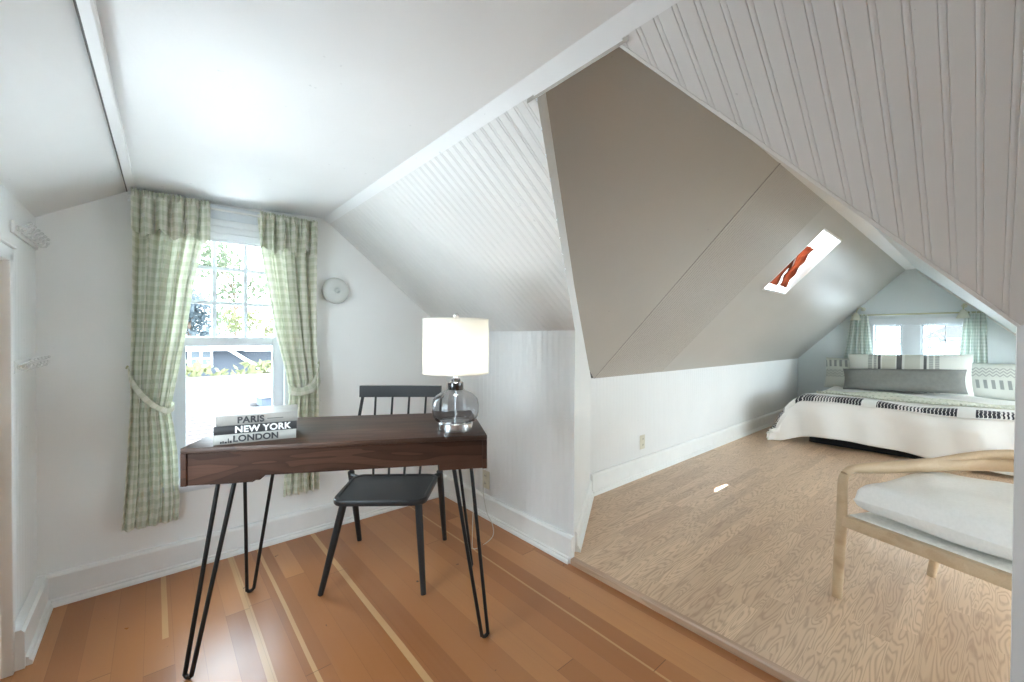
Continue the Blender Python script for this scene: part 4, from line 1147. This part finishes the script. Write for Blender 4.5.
def far_curtain(label, ho, hi, seed):
    r = thing('curtain', label, 'curtain', group='pale gingham curtains at the gable windows')
    random.seed(seed)
    curtain(r, nz([(hi[0], 1.47), (hi[1], .88), (hi[1], .70)]), nz([(ho[0], 1.47), (ho[1], .88), (ho[1], .70)]), 1.475, .72, 1, M['gingham_far'], 7.118, plane='X', folds=4.2, amp=.022, uvw=.55)
    for k in range(7):
        b = MB(); y = ho[0] + (hi[0] - ho[0]) * (k + .5) / 7; b.tube([(7.12 + .014 * math.cos(q * PI / 5), y, 1.462 + .014 * math.sin(q * PI / 5)) for q in range(10)], .0018, 5, closed=True)
        b.build('curtain_ring', M['brass'], r, smooth=True)
    return r
far_curtain('pale green gingham curtain left of the gable windows', (1.215, 1.29), (1.045, .985), 11)
far_curtain('pale green gingham curtain right of the gable windows', (.015, .00), (.185, .225), 12)
def spot(y, z, dy, label):
    r = thing('wall_lamp', label, 'wall lamp', (XF, y, z), group='swivel reading lamps above the bed')
    b = MB(); b.lathe([(.026, -.001), (.026, -.012), (.012, -.018)], 20, axis='X'); b.build('mount', M['white_metal'], r, smooth=40)
    b = MB(); b.tube(smooth_path([(-.015, 0, 0), (-.06, dy * .25, .022), (-.10, dy * .7, .0), (-.11, dy * .95, -.05)], 6), .006, 8); b.build('arm', M['brass'], r, smooth=40)
    b = MB(); c = (-.112, dy, 0)
    prof = [(.012, -.048), (.022, -.055), (.030, -.075), (.050, -.125), (.060, -.150), (.057, -.150), (.047, -.125), (.027, -.078)]
    b.lathe(prof, 26, c, caps=False); b.build('lamp_shade', M['white_metal'], r, smooth=50)
    b = MB(); b.lathe([(.008, -.085), (.022, -.105), (.030, -.128), (.022, -.140), (.006, -.145)], 18, c); b.build('bulb', M['plastic_white'], r, smooth=50)
spot(1.10, 1.545, .060, 'cream bell-shaped wall lamp above the left gable curtain')
spot(.185, 1.545, .005, 'cream bell-shaped wall lamp above the right gable curtain')

# ------------------------------------------------------------------ SKYLIGHT
sk = window_root('window_3', 'small skylight with white shaft in the alcove slope')
DP = .16
b = MB()
cor = [(SKX0, SKY0), (SKX1, SKY0), (SKX1, SKY1), (SKX0, SKY1)]
for i in range(4):
    p, q = cor[i], cor[(i + 1) % 4]
    b.add([a3(*p), a3(*q), a3(*q, DP), a3(*p, DP)], [(0, 1, 2, 3)])
b.build('shaft', M['trim'], sk, solid=.012, offset=-1)
b = MB(); fw = .03
def abox(x0, x1, y0, y1, d0, d1, mb):
    v = [a3(x, y, d) for d in (d0, d1) for x, y in ((x0, y0), (x1, y0), (x1, y1), (x0, y1))]
    mb.add(v, [(0, 3, 2, 1), (4, 5, 6, 7), (0, 1, 5, 4), (1, 2, 6, 5), (2, 3, 7, 6), (3, 0, 4, 7)])
for x0, x1, y0, y1 in ((SKX0, SKX0 + fw, SKY0, SKY1), (SKX1 - fw, SKX1, SKY0, SKY1), (SKX0, SKX1, SKY0, SKY0 + fw * .15), (SKX0, SKX1, SKY1 - fw * .7, SKY1)): abox(x0, x1, y0, y1, DP - .02, DP + .02, b)
b.build('frame', M['trim'], sk)
b = MB(); abox(SKX0 + fw, SKX1 - fw, SKY0 + fw * .7, SKY1 - fw * .7, DP, DP + .004, b); b.build('pane', M['pane'], sk)
bt = thing('skylight_blind', 'brown cloth blind drawn across the skylight its bright gap closed by an added white strip', 'blind')
def bcloth(xa0, xa1, xb0, xb1, y0, mat, dd=0.0):      # a: top edge, b: bottom edge
    def f(s, t):
        y = SKY0 + y0 + (SKY1 - SKY0 - .028 - y0) * t
        x = (xa0 + (xb0 - xa0) * t) + ((xa1 - xa0) + ((xb1 - xb0) - (xa1 - xa0)) * t) * s
        return a3(x, y, dd + .105 - .065 * t + .006 * math.sin(t * 19 + s * 5) + .004 * math.sin(s * 30)), (s, t)
    m = MB(); m.grid(f, 20, 30); m.build('cloth_panel', mat, bt, smooth=True, solid=.0015)
bcloth(SKX0 + .01, SKX0 + .14, SKX0 + .01, SKX0 + .30, .001, M['shade_cloth'])
bcloth(SKX0 + .17, SKX1 - .035, SKX0 + .39, SKX1 - .02, .112, M['shade_cloth'])
bcloth(SKX0 + .115, SKX0 + .185, SKX0 + .27, SKX0 + .42, .001, M['blind'], .014)  # white strip added over the gap to keep the sun from passing

# ------------------------------------------------------------------ OUTSIDE
g = MB(); g.box(-60, 90, -60, 90, -3.4, -3.2); struct(g.build('ground', M['bounce_ground']), 'ground far below the windows, made pale to bounce light up', 'ground')
# neighbouring roof facing the window: rises away from us to its ridge
rz = math.radians(0)
nr = thing('neighbour_roof', 'sunlit pale shingle roof outside the desk window', 'roof', (1.2, 4.2, .0))
b = MB(); L = 4.5; hgt = .45
b.add([(-5, 0, 0), (6, 0, 0), (6, L, hgt + .04), (-5, L, hgt - .04), (-5, 0, -.1), (6, 0, -.1), (6, L, hgt - .06), (-5, L, hgt - .14)], [(0, 1, 2, 3), (7, 6, 5, 4), (0, 4, 5, 1), (1, 5, 6, 2), (2, 6, 7, 3), (3, 7, 4, 0)])
b.build('shingle_field', M['shingle'], nr)
b = MB(); b.box(-5, 6, .3, L - .2, -3.1, -.15); b.build('wall', M['siding'], nr)
b = MB(); b.add([(-5, L - .12, hgt - .06), (6, L - .12, hgt + .02), (6, L + .0, hgt + .055), (-5, L + .0, hgt - .025), (-5, L + .12, hgt - .06), (6, L + .12, hgt + .02)], [(0, 1, 2, 3), (3, 2, 5, 4), (0, 4, 5, 1), (0, 3, 4), (1, 5, 2)]); b.build('ridge_cap', M['shingle'], nr)
pr = thing('added_bounce_roof', 'unseen white roof added to bounce sun up through the desk window', 'roof', (.6, 2.80, -.12))  # white deck added out of sight to bounce sun onto the ceiling
b = MB(); b.box(-4, 5, 0, 1.36, -.06, 0); b.build('deck', M['ext_white'], pr)
for k in range(19):
    b = MB(); b.box(-4 + k * .5, -3.98 + k * .5, 0, 1.36, 0, .025); b.build('standing_seam', M['ext_white'], pr)
b = MB(); b.box(-4, 5, 0, 1.3, -3.0, -.06); b.build('wall', M['siding'], pr)
vt = thing('roof_vent', 'blue-grey box vent on the sunlit roof', 'vent', (1.13, 6.3, .225), math.radians(10))
b = MB(); b.prism([(-.09, -.08, -.05), (.09, -.08, -.05), (.09, .10, .0), (-.09, .10, 0)], (0, 0, .16)); b.build('housing', M['vent'], vt, bevel=.006)
b = MB(); b.box(-.12, .12, -.13, .13, .11, .135); b.build('cap', M['ext_white'], vt, bevel=.005)
# shrubs behind the ridge
def leaves(mb, c, r, n, size, seed, squash=1.0):
    rnd = random.Random(seed)
    for _ in range(n):
        d = Vector((rnd.gauss(0, 1), rnd.gauss(0, 1), rnd.gauss(0, 1))).normalized() * (rnd.random() ** .45)
        p = Vector(c) + Vector((d.x * r[0], d.y * r[1], d.z * r[2]))
        a = Vector((rnd.gauss(0, 1), rnd.gauss(0, 1), rnd.gauss(0, 1))).normalized(); b_ = a.cross(Vector((rnd.gauss(0, 1), rnd.gauss(0, 1), rnd.gauss(0, 1)))).normalized()
        k = size * rnd.uniform(.6, 1.4)
        mb.add([p + a * k, p + b_ * k * .5, p - a * k, p - b_ * k * .5], [(0, 1, 2, 3)])
def shrub(name, c, r, n, size, mat, label, seed):
    t = thing(name, label, 'shrub', (c[0], c[1], -3.2))
    m = MB()
    rnd = random.Random(seed + 50)
    for k in range(5): leaves(m, (rnd.uniform(-.5, .5) * r[0], 0, c[2] + 3.2 + rnd.uniform(-.3, .3) * r[2]), [q * .62 for q in r], n // 5, size, seed * 10 + k)
    m.build('foliage', mat, t)
    m = MB(); m.tube([(0, 0, 0), (.05, 0, (c[2] + 3.2) * .6), (0, 0, c[2] + 3.2)], [.06, .045, .02], 8); m.build('stem', M['bark'], t, smooth=True)
shrub('shrub', (.1, 9.6, .22), (1.0, .7, .55), 900, .10, M['leaf_light'], 'yellow-green shrub behind the pale roof, at the left', 21)
shrub('shrub', (2.15, 9.8, .22), (1.2, .7, .60), 1000, .10, M['leaf_light'], 'yellow-green shrub behind the pale roof, at the right', 22)
shrub('shrub', (4.4, 10.8, .15), (1.1, .8, .60), 700, .10, M['leaf_mid'], 'green shrub behind the right end of the pale roof', 23)
# house across the way
hs = thing('house', 'blue-grey house with white windows beyond the pale roof', 'house', (2.4, 16, -3.2))
bx('wall', (-5, 4.2, 0, 6, 0, 4.0), M['siding'], hs, .01)
b = MB(); b.prism([(-5.4, -.5, 4.0), (-5.4, 3, 4.32), (-5.4, 6.5, 4.0)], (10, 0, 0)); b.build('roof', M['ext_roof'], hs)
b = MB(); b.box(-5.4, 4.6, -.52, -.40, 3.88, 4.06); b.build('fascia', M['ext_white'], hs)
for x, z in ((-1.62, 3.36), (-3.4, 3.36)):
    b = MB(); b.box(x - .02, x + .60, -.05, .02, z, z + .56); f = b.build('window', M['ext_white'], hs)
    for x0 in (.06, .34):
        b = MB(); b.box(x + x0, x + x0 + .2, -.06, .0, z + .07, z + .25); b.box(x + x0, x + x0 + .2, -.06, .0, z + .29, z + .49); b.build('pane', M['ext_dark'], f)
b = MB(); b.prism([(-.75, -.12, 3.95), (-.58, -.12, 3.95), (.35, -.12, 3.25), (.18, -.12, 3.25)], (0, .08, 0)); b.box(.2, 2.2, -.3, -.05, 3.16, 3.26); b.build('stair_rail', M['ext_white'], hs)
b = MB(); b.box(-.2, .9, -.4, 0, 3.84, 3.95); b.build('soffit', M['ext_white'], hs)
# trees
def tree(c, h, r, n, size, mat, label, seed, blobs=9, trunk=.14):
    t = thing('tree', label, 'tree', (c[0], c[1], -3.2))
    rnd = random.Random(seed); m = MB(); br = MB()
    br.tube([(0, 0, 0), (.1, 0, h * .45), (-.05, .1, h * .9)], [trunk, trunk * .7, trunk * .2], 9)
    for k in range(blobs):
        a = rnd.uniform(0, 2 * PI); q = rnd.uniform(.15, 1) * r; z = h * rnd.uniform(.30, .95)
        cc = (q * math.cos(a), q * math.sin(a), z)
        leaves(m, cc, (r * .45, r * .45, r * .36), n // blobs, size, seed * 31 + k)
        br.tube([(0, 0, z * .75), (cc[0] * .6, cc[1] * .6, z * .93), cc], [trunk * .35, trunk * .22, trunk * .08], 6)
    m.build('foliage', mat, t); br.build('branches', M['bark'], t, smooth=True)
tree((1.2, 25, 0), 7.4, 1.9, 5200, .15, M['leaf_dark'], 'dark blue-green tree seen through the upper left panes of the desk window', 31, blobs=16)
tree((5.7, 26.5, 0), 6.0, 2.2, 3400, .15, M['leaf_light'], 'yellow-green tree seen through the middle panes of the desk window', 32, blobs=13)
tree((4.0, 33, 0), 10.5, 2.6, 1100, .17, M['leaf_mid'], 'tall thin green tree seen behind the house roof', 33)
tree((10.2, 27, 0), 7.0, 2.0, 900, .14, M['leaf_mid'], 'loose green tree at the right of the desk window', 34)
tree((13.2, 1.35, 0), 6.4, 1.0, 420, .06, M['leaf_mid'], 'bare-looking thin tree outside the left gable window', 35, trunk=.03)
tree((15.0, .25, 0), 4.75, 1.0, 900, .08, M['leaf_dark'], 'blue-green tree outside the right gable window', 36, trunk=.04)
nh = thing('neighbour_house', 'pale house gable outside the right gable window', 'house', (19, -3.2, -3.2))
bx('wall', (0, 6, 0, 4.2, 0, 4.4), M['ext_white'], nh, .01)
b = MB(); b.prism([(-.4, -.4, 4.4), (-.4, 2.1, 6.2), (-.4, 4.6, 4.4)], (7, 0, 0)); b.build('roof', M['ext_roof'], nh)

# ------------------------------------------------------------------ LIGHT
w = bpy.data.worlds.new('sky'); sc.world = w; w.use_nodes = True
nt = NT(w.node_tree); nt.n.clear()
out = nt.node('ShaderNodeOutputWorld'); bg = nt.node('ShaderNodeBackground')
gen = nt.node('ShaderNodeTexCoord').outputs['Generated']; gz = nt.sep(gen)[2]
cl_ = nt.noise(nt.mapping(gen, (1, 1, 2.5)), 2.2, 5, .55)
skyc = nt.ramp(nt.math('MULTIPLY', gz, 1.0, clamp=True), [(0, (.78, .91, 1.0)), (.35, (.68, .85, 1.0)), (1, (.58, .78, 1.0))])
skyc = nt.mix(nt.ramp(cl_, [(.42, (0, 0, 0)), (.62, (1, 1, 1))]), skyc, (.85, .94, 1, 1))
nt.put(bg.inputs[0], skyc); bg.inputs[1].default_value = 7.0
nt.l.new(bg.outputs[0], out.inputs[0])
def light(name, kind, loc, energy, color=(1, 1, 1), size=None, rot=None, **kw):
    l = bpy.data.lights.new(name, kind); l.energy = energy; l.color = color
    for k, v in kw.items(): setattr(l, k, v)
    o = bpy.data.objects.new(name, l); COL.objects.link(o); o.location = loc
    if rot: o.rotation_euler = rot
    return o
sd = Vector((.73, -.32, 1.72))
sun = light('sun', 'SUN', (0, 0, 10), 24.0, (.96, .98, 1), angle=math.radians(.35)); sun.rotation_euler = sd.to_track_quat('Z', 'Y').to_euler()
def portal(loc, rot, sx, sy):
    o = light('window_daylight', 'AREA', loc, 1, rot=rot); o.data.shape = 'RECTANGLE'; o.data.size = sx; o.data.size_y = sy; o.data.cycles.is_portal = True
portal(((WX0 + WX1) / 2, YW + .14, (WZ0 + WZ1) / 2), (-PI / 2, 0, 0), WX1 - WX0, WZ1 - WZ0)
portal((XF + .14, (gy0 + gy1) / 2, (gz0 + gz1) / 2), (0, PI / 2, 0), gz1 - gz0, gy1 - gy0)
portal(((E0 + E1) / 2, DY - .09, (EZ0 + EZ1) / 2), (PI / 2, 0, 0), E1 - E0, EZ1 - EZ0)
portal(((BD0 + BD1) / 2 - .2, BDY - .09, .86), (PI / 2, 0, 0), BD1 - BD0 - .6, .72)
portal((XL - .09, (LY0 + LY1) / 2, (LZ0 + LZ1) / 2), (0, -PI / 2, 0), LZ1 - LZ0, LY1 - LY0)
portal(((BX0 + BX1) / 2, YB - .1, (BZ0 + BZ1) / 2), (PI / 2, 0, 0), BX1 - BX0, BZ1 - BZ0)
# glowing globe added on the back wall as fill, unseen behind the camera
cf = thing('added_fill_globe', 'unseen white globe added behind the camera as fill light', 'wall light', (1.22, YB, 1.10))
b = MB(); b.lathe([(.02, .06)] + [(.12 * math.sin(PI * k / 12), .17 - .12 * math.cos(PI * k / 12)) for k in range(2, 13)], 32, axis='Y')
for v in b.v: v.y = abs(v.y)
b.build('glass_shade', material('fill_globe_glass', lambda nt: principled(nt, (.9, .9, .88), .3, emit=(.90, .95, 1.0), es=3.0)), cf, smooth=40)
b = MB(); b.lathe([(.05, .0), (.05, .02), (.02, .03), (.02, .07)], 32, axis='Y')
for v in b.v: v.y = abs(v.y)
b.build('mount', M['trim'], cf, smooth=40)

# ------------------------------------------------------------------ CAMERA
yaw, pit, roll = math.radians(49.09), math.radians(-.56), math.radians(.30)
F = Vector((math.cos(yaw) * math.cos(pit), math.sin(yaw) * math.cos(pit), math.sin(pit)))
R_ = Vector((math.sin(yaw), -math.cos(yaw), 0)); U_ = R_.cross(F)
R2 = math.cos(roll) * R_ + math.sin(roll) * U_; U2 = -math.sin(roll) * R_ + math.cos(roll) * U_
cam = bpy.data.cameras.new('camera'); co = bpy.data.objects.new('camera', cam); COL.objects.link(co)
cam.sensor_fit = 'HORIZONTAL'; cam.sensor_width = 36; cam.lens = 412.3 / 1024 * 36; cam.clip_start = .02; cam.clip_end = 300
mw = Matrix(((R2.x, U2.x, -F.x, 0), (R2.y, U2.y, -F.y, 0), (R2.z, U2.z, -F.z, 1.15), (0, 0, 0, 1)))
co.matrix_world = mw
sc.camera = co
vs_ = sc.view_settings
vs_.view_transform = 'Standard'; vs_.look = 'None'; vs_.gamma = 1; vs_.exposure = 1.28; vs_.use_curve_mapping = False
sc.cycles.use_denoising = True
sc.cycles.max_bounces = 12; sc.cycles.diffuse_bounces = 8; sc.cycles.transparent_max_bounces = 12; sc.cycles.transmission_bounces = 10
sc.cycles.sample_clamp_indirect = 60.0; sc.cycles.caustics_refractive = False; sc.cycles.caustics_reflective = False
